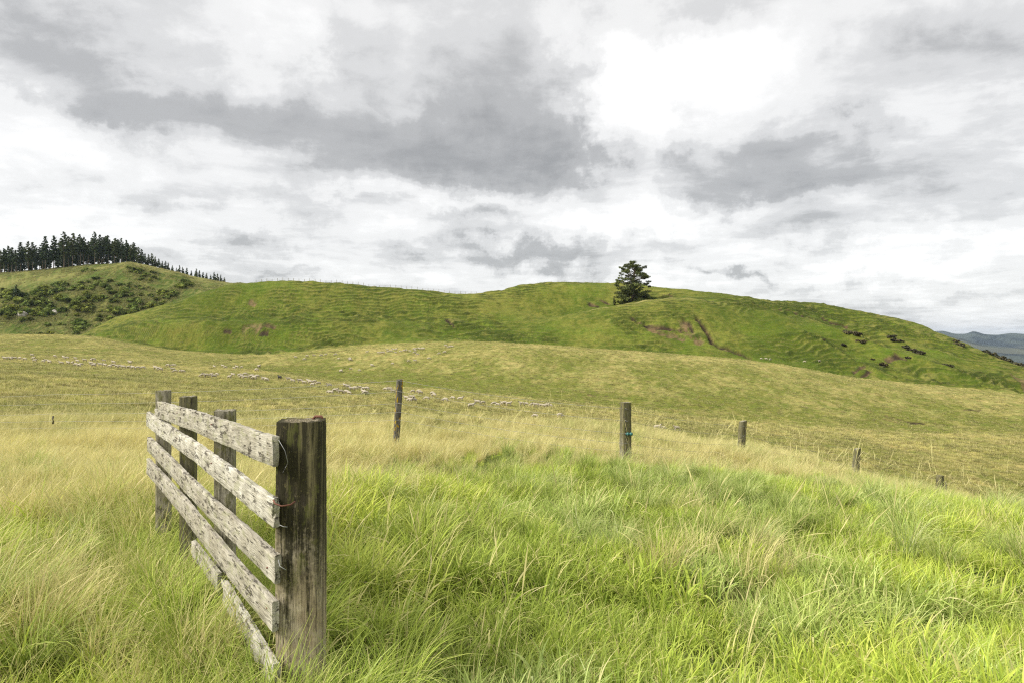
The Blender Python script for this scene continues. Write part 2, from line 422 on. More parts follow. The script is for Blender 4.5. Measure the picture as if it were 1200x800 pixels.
def albedo(X, Y, W=None, C=None):
    """surface colour of the pasture and soil (haze is painted into the far ranges)"""
    u, d = ud(X, Y)
    n1 = fbm(X / 11, Y / 17, 71, 4); n2 = fbm(X / 1.6, Y / 2.6, 73, 4); n3 = fbm(X / 38, Y / 38, 75, 4); n4 = fbm(X / .5, Y / .7, 77, 3)
    OL = (.130, .146, .026); BL = (.310, .275, .100)
    t = sst(.34, .74, n1 * .40 + n2 * .42 + n4 * .18)
    crest = np.exp(-((d - tab(P3d, u) + 12) / 20.0) ** 2) + .8 * np.exp(-((d - tab(Q1d, u) + 10) / 16.0) ** 2)
    swale = np.exp(-((d - tab(Sd, u) - 14) / 20.0) ** 2) * sst(260, 380, u)
    t = np.clip(t + .30 * crest - .38 * swale + .10 * sst(14, 20, d) * (1 - sst(25, 70, d)), 0, 1)
    past = lerp3(OL, BL, t)
    # green hill
    gh = sst(.40, .64, n3 * .55 + n2 * .30 + n4 * .15)
    hill = lerp3((.064, .090, .009), (.150, .158, .029), gh)
    q = sst(.48, .7, fbm(X / 16, Y / 16, 79, 3)) * .5; hill = hill * (1 - q[:, None]) + np.array((.092, .138, .013)) * q[:, None]
    zt = Hbase(X, Y) + (fbm(X / 34, Y / 34, 15, 4) - .5) * 5.0 + (fbm(X / 6, Y / 6, 19, 4) - .5) * 1.6
    zt = zt + gully(X, Y, u)
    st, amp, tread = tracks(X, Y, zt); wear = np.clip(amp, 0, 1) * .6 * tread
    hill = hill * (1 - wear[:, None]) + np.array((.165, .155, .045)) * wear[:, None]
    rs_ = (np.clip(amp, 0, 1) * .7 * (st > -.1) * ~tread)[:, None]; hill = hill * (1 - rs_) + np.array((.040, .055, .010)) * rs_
    hwt = hillw(u, d) * np.clip(.0 + 1.0, 0, 1)
    # track along the spur
    tw = np.exp(-((d - tab(M1d, u)) / 1.6) ** 2) * sst(640, 670, u) * (1 - sst(800, 830, u)) * .7
    hill = hill * (1 - tw[:, None]) + np.array((.30, .27, .11)) * tw[:, None]
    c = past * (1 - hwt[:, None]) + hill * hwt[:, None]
    # bushy hill
    bh = sst(330, 420, d) * (1 - hillw(u, d)); bh = bh * (d > tab(B0d, u) - 20)
    tb = np.clip(sst(.42, .66, n3 * .4 + n2 * .6) * .75 + .7 * np.exp(-((d - tab(K3d, u)) / 11) ** 2), 0, 1)
    bush = lerp3((.060, .090, .014), (.195, .185, .060), tb)
    c = c * (1 - bh[:, None]) + bush * bh[:, None]
    # far country: bush and fields, with bluish haze put into their colour
    fz = sst(900, 1200, d)
    ft = sst(.66, .72, fbm(X / 420, Y / 900, 81, 3)); ft2 = sst(.45, .6, fbm(X / 160, Y / 420, 83, 4))
    far = lerp3((.026, .036, .042), (.060, .075, .070), ft2); far = far * (1 - ft[:, None] * .5) + np.array((.13, .135, .10)) * ft[:, None] * .5
    c = c * (1 - fz[:, None]) + far * fz[:, None]
    nf = 1 - sst(10, 15, d)
    c = c * (1 - nf[:, None]) + lerp3((.085, .125, .022), (.17, .16, .05), t) * nf[:, None]
    if W is not None:
        soil = lerp3((.034, .025, .015), (.165, .122, .058), np.clip(C + (n2 - .5) * 1.6, 0, 1))
        W = W * np.where(C > .5, sst(.30, .52, n4 * .5 + n2 * .5), 1.0)
        c = c * (1 - W[:, None]) + soil * W[:, None]
    return np.clip(c, 0, 1)


# ------------------------------------------------------------------ materials
def new_mat(name):
    m = bpy.data.materials.new(name); m.use_nodes = True
    t = NT(m.node_tree); t.n.clear()
    o = t.node('ShaderNodeOutputMaterial'); b = t.node('ShaderNodeBsdfPrincipled'); t.l.new(b.outputs[0], o.inputs[0])
    return m, t, b, o


def ground_mat():
    m, t, b, o = new_mat("turf")
    pos = t.node('ShaderNodeNewGeometry').outputs['Position']
    c = t.attr('alb')
    nA = t.noise(pos, 1.3, 6, .65); nB = t.noise(pos, 5.0, 5, .7); nC = t.noise(pos, .28, 4, .6)
    k = t.ramp(t.m('ADD', t.m('MULTIPLY', nA, .55), t.m('MULTIPLY', nB, .45)), [(.30, .45), (.5, 1.0), (.68, 1.65)])
    c2 = t.mix(1.0, c, k, 'MULTIPLY')
    k2 = t.ramp(nC, [(.3, (.85, .95, .8)), (.7, (1.18, 1.06, 1.1))])
    c3 = t.mix(1.0, c2, k2, 'MULTIPLY')
    t.put(b.inputs['Base Color'], c3); b.inputs['Roughness'].default_value = .95
    b.inputs['Specular IOR Level'].default_value = .1
    bump = t.node('ShaderNodeBump'); bump.inputs['Strength'].default_value = 1.0; bump.inputs['Distance'].default_value = .35
    t.put(bump.inputs['Height'], t.m('ADD', t.m('MULTIPLY', nA, .6), t.m('MULTIPLY', nB, .4)))
    t.put(b.inputs['Normal'], bump.outputs[0])
    return m


def blade_mat(name, trans=.35, rough=.55):
    m, t, b, o = new_mat(name)
    tint = t.attr('tint', 'INSTANCER'); bc = t.attr('bc')
    s = t.node('ShaderNodeSeparateColor'); t.l.new(bc, s.inputs[0])
    # r: random per blade, g: height along the blade, b: dryness
    c = t.mix(1.0, tint, t.ramp(s.outputs[0], [(0, (.42, .58, .30)), (.5, (.97, 1.04, .78)), (.85, (1.30, 1.26, 1.25)), (1, (1.65, 1.45, 2.4))]), 'MULTIPLY')
    dry = t.mix(.0, c, c)
    c = t.mix(t.m('MULTIPLY', s.outputs[2], .75), c, (.70, .60, .31))
    tip = t.m('MULTIPLY', t.m('POWER', s.outputs[1], 2.0), .35)
    c = t.mix(tip, c, (.48, .50, .13))
    t.put(b.inputs['Base Color'], c); b.inputs['Roughness'].default_value = rough
    b.inputs['Specular IOR Level'].default_value = .12
    tr = t.node('ShaderNodeBsdfTranslucent'); t.put(tr.inputs[0], c)
    mx = t.node('ShaderNodeMixShader'); mx.inputs[0].default_value = trans
    t.l.new(b.outputs[0], mx.inputs[1]); t.l.new(tr.outputs[0], mx.inputs[2]); t.l.new(mx.outputs[0], o.inputs[0])
    return m


M_TURF = ground_mat(); M_BLADE = blade_mat("grass_blade")

# ------------------------------------------------------------------ the ground: one graded sheet, cut into named pieces
fa = math.radians(46)
cols = np.concatenate([np.linspace(-math.pi, -fa, 70)[:-1], np.linspace(-fa, fa, 760), np.linspace(fa, math.pi, 70)[1:]])[:-1]
rad = np.concatenate([np.exp(np.linspace(math.log(.04), math.log(15), 150))[:-1], np.exp(np.linspace(math.log(15), math.log(100), 110))[:-1],
                      np.linspace(100, 262, 130)[:-1], np.linspace(262, 430, 250)[:-1], np.linspace(430, 480, 25)[:-1], np.linspace(480, 680, 130)[:-1], np.linspace(680, 1100, 25)[:-1],
                      np.exp(np.linspace(math.log(1100), math.log(14000), 110))])
NC, NR = len(cols), len(rad)
A, R = np.meshgrid(cols, rad)
Rr = R.ravel(); GX = Rr * np.sin(A.ravel()); GY = Rr * np.cos(A.ravel())
# keep rows parallel to the picture plane in front, so that the ridges stay crisp
GZ = Hfull(GX, GY, scars=False)
SW, SCm, SD = scar_field(GX, GY); uu, dd_ = ud(GX, GY)
GZ = GZ - SD * np.clip(dd_ / 300.0, .3, 1)
ALB = albedo(GX, GY, SW, SCm)
V = np.stack([GX, GY, GZ], 1)
V = np.vstack([V, [[0, 0, float(Hfull(np.array([0.0]), np.array([.01]))[0])]]]); ctr = len(V) - 1
ALB = np.vstack([ALB, ALB[:1]])
i = np.arange(NR - 1)[:, None] * NC; j = np.arange(NC)[None]
jn = (j + 1) % NC
Q = np.stack([i + j, i + jn, i + NC + jn, i + NC + j], -1).reshape(-1, 4)
Q = Q[:, ::-1]
# full-sheet normals so that the pieces shade as one surface
v0, v1, v2, v3 = (V[Q[:, k]] for k in range(4))
fn = np.cross(v2 - v0, v3 - v1); fn /= (np.linalg.norm(fn, axis=1, keepdims=True) + 1e-12)
VNm = np.zeros_like(V)
for k in range(4):
    for ax in range(3): VNm[:, ax] += np.bincount(Q[:, k], weights=fn[:, ax], minlength=len(V))
VNm /= (np.linalg.norm(VNm, axis=1, keepdims=True) + 1e-12); VNm[ctr] = (0, 0, 1)
if fn[:, 2].mean() < 0:
    Q = Q[:, ::-1]; VNm *= -1; VNm[ctr] = (0, 0, 1)
fx = V[Q].mean(1); fu, fd = ud(fx[:, 0], fx[:, 1])
zone = np.ones(len(Q), int)                                     # 1 pasture
zone[fd < 16] = 0                                               # 0 grassy knoll
zone[(fd > np.interp(fu, UT, Q1d) + 5)] = 2
zone[(fd > np.interp(fu, UT, B0d) - 12)] = 3
zone[(fd > 900)] = 4
names = ['ground', 'pasture', 'green_hill', 'bushy_hill', 'distant_hills']
labs = ['rough grassy knoll under the weathered gate', 'rolling blond and olive pasture with a shallow fold', 'smooth green hill with sheep tracks and eroded banks',
        'scrubby hill below the pine plantation', 'hazy blue ranges beyond the right end of the green hill']
for z_, nm in enumerate(names):
    q = Q[zone == z_]
    tri = None
    used, inv = np.unique(q, return_inverse=True); q2 = inv.reshape(q.shape)
    me = mesh_np(nm, V[used], q2)
    set_attr(me, 'alb', ALB[used], 'FLOAT_COLOR')
    me.normals_split_custom_set_from_vertices(VNm[used].tolist())
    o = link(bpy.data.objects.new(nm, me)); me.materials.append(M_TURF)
    tag(o, labs[z_], ['knoll', 'pasture', 'hill', 'hill', 'hills'][z_], kind='structure')
    if z_ == 0: ground_obj = o


# ------------------------------------------------------------------ grass prototypes
proto_col = bpy.data.collections.new("grass_prototypes")         # never linked: only instanced by the grass


def blades(n, h0, h1, w0, rad_, droop, segs=4, dry=.1, lean=(0, 0), head=0.0, seed=0, stiff=1.0):
    r = np.random.default_rng(seed)
    Vs, Fs, Cs = [], [], []; base = 0
    for b_ in range(n):
        a = r.uniform(0, 2 * math.pi); q = rad_ * math.sqrt(r.random())
        x0, y0 = q * math.cos(a), q * math.sin(a)
        a2 = a + r.normal(0, .9)
        h = r.uniform(h0, h1); wd = w0 * r.uniform(.6, 1.25); dr = droop * r.uniform(.3, 1.5)
        dx = math.cos(a2) * dr + lean[0] * r.uniform(.5, 1.4); dy = math.sin(a2) * dr + lean[1] * r.uniform(.5, 1.4)
        side = a2 + math.pi / 2 + r.normal(0, .5); sx, sy = math.cos(side), math.sin(side)
        rv = r.random(); isdry = 1.0 if r.random() < dry else r.random() * .25
        L = h; th0 = 0.05; p = np.array([x0, y0, -0.03]); bend = math.hypot(dx, dy) * stiff
        dirh = np.array([dx, dy]) / (math.hypot(dx, dy) + 1e-6)
        ishead = r.random() < head
        for s in range(segs + 1):
            t = s / segs
            ww = wd * (1 - t ** 1.6) * .5 + .0004
            if ishead: ww = wd * .22 + (wd * .9 if .72 < t < .98 else 0)
            tw = .5 * t * (rv - .5); cx, cy = math.cos(side + tw), math.sin(side + tw)
            Vs += [(p[0] - cx * ww, p[1] - cy * ww, p[2]), (p[0] + cx * ww, p[1] + cy * ww, p[2] + ww * .4)]
            Cs += [(rv, t, 1.0 if ishead else isdry)] * 2
            th = min(2.3, bend * t * 1.5 + .08)
            st = L / segs
            p = p + np.array([dirh[0] * math.sin(th) * st, dirh[1] * math.sin(th) * st, math.cos(th) * st])
            if s < segs:
                k = base + 2 * s; Fs.append((k, k + 1, k + 3, k + 2))
        base += 2 * (segs + 1)
    return np.array(Vs), np.array(Fs), np.array(Cs)


protos = {}


def proto(kind, k, **kw):
    Vb, Fb, Cb = blades(seed=hash((len(kind), k, kind[0] == 'g')) % 9999 + k * 13 + ord(kind[0]) * 7, **kw)
    nm = 'grass_tuft'
    me = mesh_np(nm, Vb, Fb, smooth=True); set_attr(me, 'bc', Cb, 'FLOAT_COLOR'); me.materials.append(M_BLADE)
    protos.setdefault(kind, []).append(me)


for k in range(4): proto('green', k, n=56, h0=.11, h1=.34, w0=.0094, rad_=.13, droop=1.15, segs=5, dry=.12, lean=(.12, -.05))
for k in range(3): proto('blond', k, n=80, h0=.26, h1=.54, w0=.0036, rad_=.13, droop=.7, segs=5, dry=.70, lean=(.35, 0), head=.16)
for k in range(3): proto('tussock', k, n=190, h0=.35, h1=.75, w0=.0062, rad_=.13, droop=1.25, segs=6, dry=.12, lean=(.1, -.05))
for k in range(2): proto('stalk', k, n=7, h0=.60, h1=.95, w0=.0034, rad_=.15, droop=.8, segs=10, dry=1.0, lean=(.25, 0), head=1.0)
for k in range(3): proto('clump', k, n=48, h0=.15, h1=.42, w0=.020, rad_=.30, droop=1.0, segs=2, dry=.30)       # for the pasture, seen from 30 m on
for k in range(3): proto('wide', k, n=16, h0=.14, h1=.40, w0=.017, rad_=.10, droop=1.3, segs=6, dry=.10, lean=(.1, -.05))
ORDER = ['green', 'blond', 'tussock', 'stalk', 'clump']


def scatter(name, label, kinds, X, Y, kidx, scl, tint, tilt=.12, sink=0.0, zs=None):
    """one stuff object: a cloud of root points carrying instanced tufts"""
    pc = bpy.data.collections.new(name + "_tufts"); flat = []; start = {}
    for kd in kinds:
        start[kd] = len(flat)
        for me in protos[kd]:
            po = bpy.data.objects.new("grass_tuft_%02d" % len(flat), me); pc.objects.link(po); flat.append(po)
    cnt = {kd: len(protos[kd]) for kd in kinds}
    N = len(X); Z = Hfull(X, Y) - sink
    idx = np.zeros(N, int)
    for q, kd in enumerate(kinds):
        m = kidx == q; idx[m] = start[kd] + rng.integers(0, cnt[kd], m.sum())
    rot = np.stack([rng.normal(0, tilt, N), rng.normal(0, tilt, N), rng.uniform(-.9, .9, N) + (rng.random(N) < .6) * rng.uniform(0, 6.28, N)], 1)
    me = bpy.data.meshes.new(name); me.vertices.add(N); me.vertices.foreach_set('co', np.stack([X, Y, Z], 1).astype(np.float32).ravel())
    set_attr(me, 'rot', rot); set_attr(me, 'tint', tint, 'FLOAT_COLOR')
    if np.ndim(scl) == 1: scl = np.stack([scl] * 3, 1)
    set_attr(me, 'scl', scl); set_attr(me, 'idx', idx, 'INT')
    o = link(bpy.data.objects.new(name, me)); tag(o, label, 'grass', kind='stuff')
    g = bpy.data.node_groups.new(name + "_nodes", 'GeometryNodeTree')
    g.interface.new_socket('Geometry', in_out='INPUT', socket_type='NodeSocketGeometry')
    g.interface.new_socket('Geometry', in_out='OUTPUT', socket_type='NodeSocketGeometry')
    gi = g.nodes.new('NodeGroupInput'); go = g.nodes.new('NodeGroupOutput')
    ip = g.nodes.new('GeometryNodeInstanceOnPoints'); ci = g.nodes.new('GeometryNodeCollectionInfo')
    ci.inputs['Collection'].default_value = pc; ci.inputs['Separate Children'].default_value = True; ci.inputs['Reset Children'].default_value = True
    def na(nm, dt):
        n = g.nodes.new('GeometryNodeInputNamedAttribute'); n.data_type = dt; n.inputs['Name'].default_value = nm; return n.outputs['Attribute']
    g.links.new(gi.outputs[0], ip.inputs['Points']); g.links.new(ci.outputs[0], ip.inputs['Instance'])
    ip.inputs['Pick Instance'].default_value = True
    g.links.new(na('idx', 'INT'), ip.inputs['Instance Index']); g.links.new(na('rot', 'FLOAT_VECTOR'), ip.inputs['Rotation'])
    g.links.new(na('scl', 'FLOAT_VECTOR'), ip.inputs['Scale']); g.links.new(ip.outputs[0], go.inputs[0])
    md = o.modifiers.new('tufts', 'NODES'); md.node_group = g
    return o


# foreground grass -------------------------------------------------
def band(X, Y):
    """0 lush short green .. 1 tall blond"""
    u, d = ud(X, Y)
    left = 1 - sst(-2.6, -0.6, X)
    fence = np.where(d > 10.8, .95 + .05 * np.exp(-((d - 10.8) / 2.0) ** 2), np.exp(-((d - 10.8) / 1.35) ** 2)) * (1 - .75 * sst(3.0, 7.5, X))
    return np.clip(.03 + .20 * left * sst(4.2, 6.5, d) + .72 * fence + .34 * left * sst(6, 9, d) + (fbm(X / 1.6, Y / 1.6, 91, 3) - .5) * (.50 + .65 * left), 0, 1)


nF = 56000
X = rng.uniform(-17, 19, nF); Y = rng.uniform(.6, 17.5, nF)
keep = rng.random(nF) < np.where(Y < 7, 1.0, .72)
keep &= np.abs(X) < Y * 1.05 + 2.2; keep &= rng.random(nF) < 1 - .85 * sst(12.0, 17.5, Y) * (1 - sst(4.0, 8.0, X))
X, Y = X[keep], Y[keep]
bd = band(X, Y); lush = fbm(X / .9, Y / .9, 95, 3)
r_ = rng.random(len(X))
kidx = np.where(r_ < np.clip(bd * 1.15 - .1, 0, .9), 1, np.where(rng.random(len(X)) < .13, 2, 0))
thin = (kidx == 1) & (rng.random(len(X)) < .25)
scl = rng.uniform(.75, 1.2, len(X)) * np.where(kidx != 1, .72 + .5 * sst(.4, .65, lush) + .25 * (X < -.5), .80 + .3 * bd) * np.where((X > 1) & (kidx != 1), .86, 1)
hl = np.clip(1 - .42 * sst(6.5, 9.5, Y), .4, 1)
tv = fbm(X / 2.3, Y / 2.3, 97, 3); tw_ = fbm(X / .7, Y / .7, 99, 2)
lime = np.array((.50, .59, .080)); deep = np.array((.25, .35, .038)); blue = np.array((.44, .54, .24)); straw = np.array((.76, .68, .34)); olive = np.array((.42, .42, .070))
g1 = np.clip(sst(.30, .58, tv) + .35 * sst(.5, 3, X), 0, 1)[:, None]; g2 = (sst(.55, .70, tw_) * .6)[:, None]
green = deep * (1 - g1) + lime * g1; green = green * (1 - g2) + blue * g2
lf = ((1 - sst(-1.5, .5, X)) * .3)[:, None]; green = green * (1 - lf) + olive * lf
tint = np.where((kidx == 1)[:, None], straw * (1 - .25 * (1 - bd[:, None])), green) * rng.uniform(.85, 1.15, (len(X), 1))
mxp = (sst(11.5, 14.5, Y) * (1 - sst(4.0, 8.0, X)) * .85)[:, None]
pastc = lerp3((.20, .25, .045), (.60, .52, .24), sst(.35, .65, fbm(X / 1.1, Y / 1.6, 131, 3))) * rng.uniform(.7, 1.3, (len(X), 1))
tint = tint * (1 - mxp) + pastc * mxp
gate_line = lambda Y_: -.96 - .7214 * (Y_ - 2.8)
ok = ~((np.hypot(X + .84, Y - 2.88) < .17))
scatter('tall_grass', 'long lush green and straw coloured grass covering the knoll around the gate', ['green', 'blond', 'wide'], X[ok], Y[ok], kidx[ok], (scl * hl)[ok], tint[ok])
# tussocks
nT = 900
X = rng.uniform(-16, 17, nT); Y = rng.uniform(2.2, 15, nT); k = (np.abs(X) < Y * .95 + 1.5) & (fbm(X / 3, Y / 3, 101, 2) > .44) & (np.hypot(X + .84, Y - 2.88) > .35)
X, Y = X[k], Y[k]
g1 = rng.random((len(X), 1)); tint = (deep * .9 * (1 - g1) + np.array((.46, .52, .22)) * g1)
ex = np.array([(-1.02, 2.62), (-.88, 2.58), (-.76, 2.66), (-.66, 2.80), (-.95, 2.68), (-.60, 2.62), (-1.18, 2.70), (-1.30, 2.55), (-.72, 2.50), (-.50, 2.95)])
gx = [(-.96 - .7214 * (q - 2.8) + o_, q) for q in np.arange(2.9, 6.2, .17) for o_ in (rng.uniform(-.35, -.08), rng.uniform(.12, .45)) if not (q < 3.3 and o_ > 0)]
ex = np.vstack([ex, gx])
X = np.concatenate([X, ex[:, 0]]); Y = np.concatenate([Y, ex[:, 1]]); tint = np.vstack([tint, np.array([[.30, .39, .055]]) * rng.uniform(.7, 1.3, (len(ex), 1))])
scatter('tussock_grass', 'dense arching green tussocks standing out of the shorter grass', ['tussock'], X, Y, np.zeros(len(X), int), rng.uniform(.55, .92, len(X)) * (1 - .35 * sst(7, 10, Y)), tint, tilt=.08)
# seed stalks
nS = 1900
X = rng.uniform(-16, 15, nS); Y = rng.uniform(2.4, 15, nS); k = (np.abs(X) < Y * .95 + 1.5) & (rng.random(nS) < .12 + .8 * band(X, Y)) & (np.hypot(X + .84, Y - 2.88) > .3)
X, Y = X[k], Y[k]
scatter('seed_stalks', 'thin straw coloured seed stalks nodding above the grass', ['stalk'], X, Y, np.zeros(len(X), int), rng.uniform(.6, 1.0, len(X)), np.tile([[.62, .52, .30]], (len(X), 1)), tilt=.2)


# pasture tufts ----------------------------------------------------
def wedge(n, d0, d1, half, power):
    q = rng.random(n); d = (d0 ** power + q * (d1 ** power - d0 ** power)) ** (1 / power)
    return rng.uniform(-half, half, n) * d, d


Xs, Ys, Ss = [], [], []
for n, d0, d1, s0 in ((26000, 15.5, 45, .75), (42000, 40, 120, 1.35), (60000, 110, 300, 2.0)):
    x, y = wedge(n, d0, d1, .86, 1.5); Xs.append(x); Ys.append(y); Ss.append(rng.uniform(.6, 1.15, n) * s0)
X = np.concatenate(Xs); Y = np.concatenate(Ys); S = np.concatenate(Ss)
u, d = ud(X, Y); W, C, Dp = scar_field(X, Y)
k = (d < tab(Q1d, u) + 3) & (W < .2) & (rng.random(len(X)) < .35 + 1.1 * fbm(X / 3, Y / 3, 111, 3))
X, Y, S = X[k], Y[k], S[k]
al = albedo(X, Y); q = sst(.42, .62, fbm(X / .9, Y / 1.3, 121, 2))[:, None]
al = al * (.62 + .75 * q) * np.array([[1.0, 1.0, 1.0]]) + np.array([[.03, .02, .012]]) * q
tint = al * rng.uniform(.6, 1.5, (len(X), 1)) * 1.08
SS = np.stack([S, S, S * (.75 - .30 * sst(60, 200, Y))], 1)
scatter('pasture_grass', 'short clumpy blond and olive grass over the rolling pasture', ['clump'], X, Y, np.zeros(len(X), int), SS, tint, sink=.02)
# hill turf
x = rng.uniform(-280, 300, 90000); y = rng.uniform(232, 400, 90000); u, d = ud(x, y); W, C, Dp = scar_field(x, y)
k = (hillw(u, d) > .6) & (d < tab(Cd, u) + 6) & (W < .5) & (u > 40) & (u < 1330) & (fbm(x / 4, y / 4, 113, 3) > .42)
x, y = x[k], y[k]
al = albedo(x, y); tint = al * rng.uniform(.5, 1.6, (len(x), 1)) * 1.1
s = rng.uniform(.8, 1.5, len(x)); SS = np.stack([s, s * .8, s * .42], 1)
scatter('hill_turf', 'close cropped green turf on the slopes of the green hill', ['clump'], x, y, np.zeros(len(x), int), SS, tint, sink=.05)


x = rng.uniform(-520, -120, 90000); y = rng.uniform(440, 610, 90000); u, d = ud(x, y)
k = (d > tab(B0d, u) + 30) & (u > -60) & (u < 330) & (fbm(x / 7, y / 7, 115, 3) > .50)
x, y = x[k], y[k]; al = albedo(x, y); q = (fbm(x / 12, y / 12, 117, 3) > .50)[:, None]
s = rng.uniform(1.2, 2.8, len(x)); SS = np.stack([s, s, s * .75], 1)
scatter('rough_grass', 'rough grass and low scrub over the slope below the plantation', ['clump'], x, y, np.zeros(len(x), int), SS, np.where(q, np.array([[.080, .112, .022]]), al) * rng.uniform(.6, 1.5, (len(x), 1)), sink=.05)

# ------------------------------------------------------------------ the air
def haze():
    m = bpy.data.materials.new('haze'); m.use_nodes = True; t = m.node_tree; t.nodes.clear()
    o = t.nodes.new('ShaderNodeOutputMaterial'); v = t.nodes.new('ShaderNodeVolumePrincipled')
    v.inputs['Color'].default_value = (.62, .78, 1, 1); v.inputs['Density'].default_value = HAZE; v.inputs['Anisotropy'].default_value = .2
    t.links.new(v.outputs[0], o.inputs['Volume'])
    lo, hi = (-15000, -15000, float(V[:, 2].min()) - 1), (15000, 15000, 260)
    Vh = [(x, y, z) for z in (lo[2], hi[2]) for x, y in ((lo[0], lo[1]), (hi[0], lo[1]), (hi[0], hi[1]), (lo[0], hi[1]))]
    Fh = [(0, 3, 2, 1), (4, 5, 6, 7), (0, 1, 5, 4), (1, 2, 6, 5), (2, 3, 7, 6), (3, 0, 4, 7)]
    me = bpy.data.meshes.new('haze'); me.from_pydata(Vh, [], Fh); me.materials.append(m)
    tag(link(bpy.data.objects.new('haze', me)), 'thin bluish air softening the far ranges', 'haze', kind='stuff')


HAZE = 3.0e-5
haze()

# ------------------------------------------------------------------ wood
def wood_mat(name, base, dark, pale, pit, moss=None, moss_amt=0.0, streak=(14, 14, 1.1), top_dark=None, lichen=None):
    m, t, b, o = new_mat(name)
    g = t.attr('gco', out='Vector')                       # x along the grain, y and z across it, metres
    fib = t.noise(t.mapping(g, (streak[2], streak[0], streak[1])), 6.0, 6, .65)
    fine = t.noise(t.mapping(g, (streak[2] * 2.5, 60, 60)), 4.0, 4, .6)
    pits = t.m('ADD', t.noise(t.mapping(g, (13, 46, 46)), 1.0, 5, .66), t.m('MULTIPLY', t.m('SUBTRACT', t.noise(g, 6.5, 3, .6), .5), .30))
    blot = t.noise(g, 7.0, 5, .6)
    c = t.mix(t.ramp(fib, [(.32, 0), (.62, 1)]), dark, base)
    c = t.mix(t.ramp(blot, [(.42, 0), (.66, 1)]), c, pale)
    c = t.mix(1.0, c, t.ramp(fine, [(.25, .62), (.6, 1.12)]), 'MULTIPLY')
    if moss is not None:
        mz = t.attr('mossy', out='Fac'); mn = t.noise(t.mapping(g, (1.0, 17, 17)), 2.2, 6, .68)
        mn2 = t.noise(g, 55.0, 3, .7)
        f = t.ramp(t.m('ADD', t.m('MULTIPLY', mn, .7), t.m('ADD', t.m('MULTIPLY', mn2, .25), t.m('SUBTRACT', t.m('MULTIPLY', mz, .62), .50))), [(.30, 0), (.46, moss_amt)])
        c = t.mix(f, c, moss)
        fl = t.ramp(t.noise(g, 75.0, 3, .6), [(.60, 0), (.68, .55)]); c = t.mix(t.m('MULTIPLY', fl, f), c, (.17, .15, .06))
        vs = t.ramp(t.noise(t.mapping(g, (1.0, 20, 20), (3, 1, 2)), 2.0, 6, .65), [(.50, 0), (.64, .62)]); c = t.mix(t.m('MULTIPLY', vs, f), c, (.24, .21, .11))
    pf = t.ramp(pits, [(.565, 0), (.635, pit)]); c = t.mix(pf, c, (.055, .045, .035))
    crk = t.ramp(t.noise(t.mapping(g, (1.3, 34, 34), (2, 5, 9)), 1.0, 3, .5), [(.49, 0), (.50, .8), (.51, 0)]); c = t.mix(crk, c, (.03, .025, .018))
    oi = t.node('ShaderNodeObjectInfo'); c = t.mix(1.0, c, t.ramp(oi.outputs['Random'], [(0, (.82, .80, .76)), (1, (1.1, 1.1, 1.1))]), 'MULTIPLY')
    if lichen is not None:
        lf = t.ramp(t.noise(t.mapping(g, (5, 14, 14)), 1.6, 4, .6), [(.56, 0), (.60, lichen[1])]); c = t.mix(lf, c, lichen[0])
    t.put(b.inputs['Base Color'], c); b.inputs['Roughness'].default_value = .9; b.inputs['Specular IOR Level'].default_value = .15
    bump = t.node('ShaderNodeBump'); bump.inputs['Strength'].default_value = .9; bump.inputs['Distance'].default_value = .006
    t.put(bump.inputs['Height'], t.m('SUBTRACT', t.m('ADD', t.m('MULTIPLY', fib, .8), t.m('MULTIPLY', fine, .6)), t.m('MULTIPLY', pf, .9)))
    t.put(b.inputs['Normal'], bump.outputs[0])
    return m


M_RAIL = wood_mat('weathered_whitewashed_wood', (.43, .40, .325), (.25, .23, .18), (.53, .505, .43), .85, lichen=((.27, .27, .15), .45))
M_STRAINER = wood_mat('mossy_post_wood', (.42, .35, .23), (.22, .175, .11), (.50, .44, .32), .5, moss=(.026, .024, .012), moss_amt=.97, streak=(14, 14, .8), lichen=((.13, .14, .03), .35))
M_POST = wood_mat('grey_post_wood', (.38, .35, .26), (.19, .17, .125), (.47, .44, .35), .6, moss=(.090, .085, .042), moss_amt=.92, lichen=((.15, .15, .035), .5))
M_LEAN = wood_mat('lichened_post_wood', (.17, .16, .13), (.07, .065, .055), (.22, .21, .18), .6, lichen=((.42, .27, .012), .95))


def simple_mat(name, col, rough=.6, metal=0.0, scale=20, var=.3):
    m, t, b, o = new_mat(name)
    n = t.noise(t.node('ShaderNodeTexCoord').outputs['Object'], scale, 4, .6)
    c = t.mix(1.0, (*col, 1), t.ramp(n, [(.3, 1 - var), (.7, 1 + var)]), 'MULTIPLY')
    t.put(b.inputs['Base Color'], c); b.inputs['Roughness'].default_value = rough; b.inputs['Metallic'].default_value = metal
    return m


M_WIRE = simple_mat('galvanised_wire', (.30, .30, .29), .6, .4)
M_RUST = simple_mat('rusty_iron', (.16, .065, .04), .8, .2)
M_TEAL = simple_mat('teal_plastic', (.02, .11, .10), .4)


def finish(name, V, Fs, mat, parent=None, gco=None, mossy=None, smooth=True, loc=None):
    me = bpy.data.meshes.new(name); me.from_pydata([tuple(map(float, v)) for v in V], [], Fs); me.update()
    me.polygons.foreach_set('use_smooth', np.full(len(me.polygons), smooth))
    if gco is not None: set_attr(me, 'gco', np.array(gco))
    if mossy is not None: set_attr(me, 'mossy', np.array(mossy), 'FLOAT')
    me.materials.append(mat)
    o = link(bpy.data.objects.new(name, me), parent)
    if loc is not None: o.location = loc
    return o


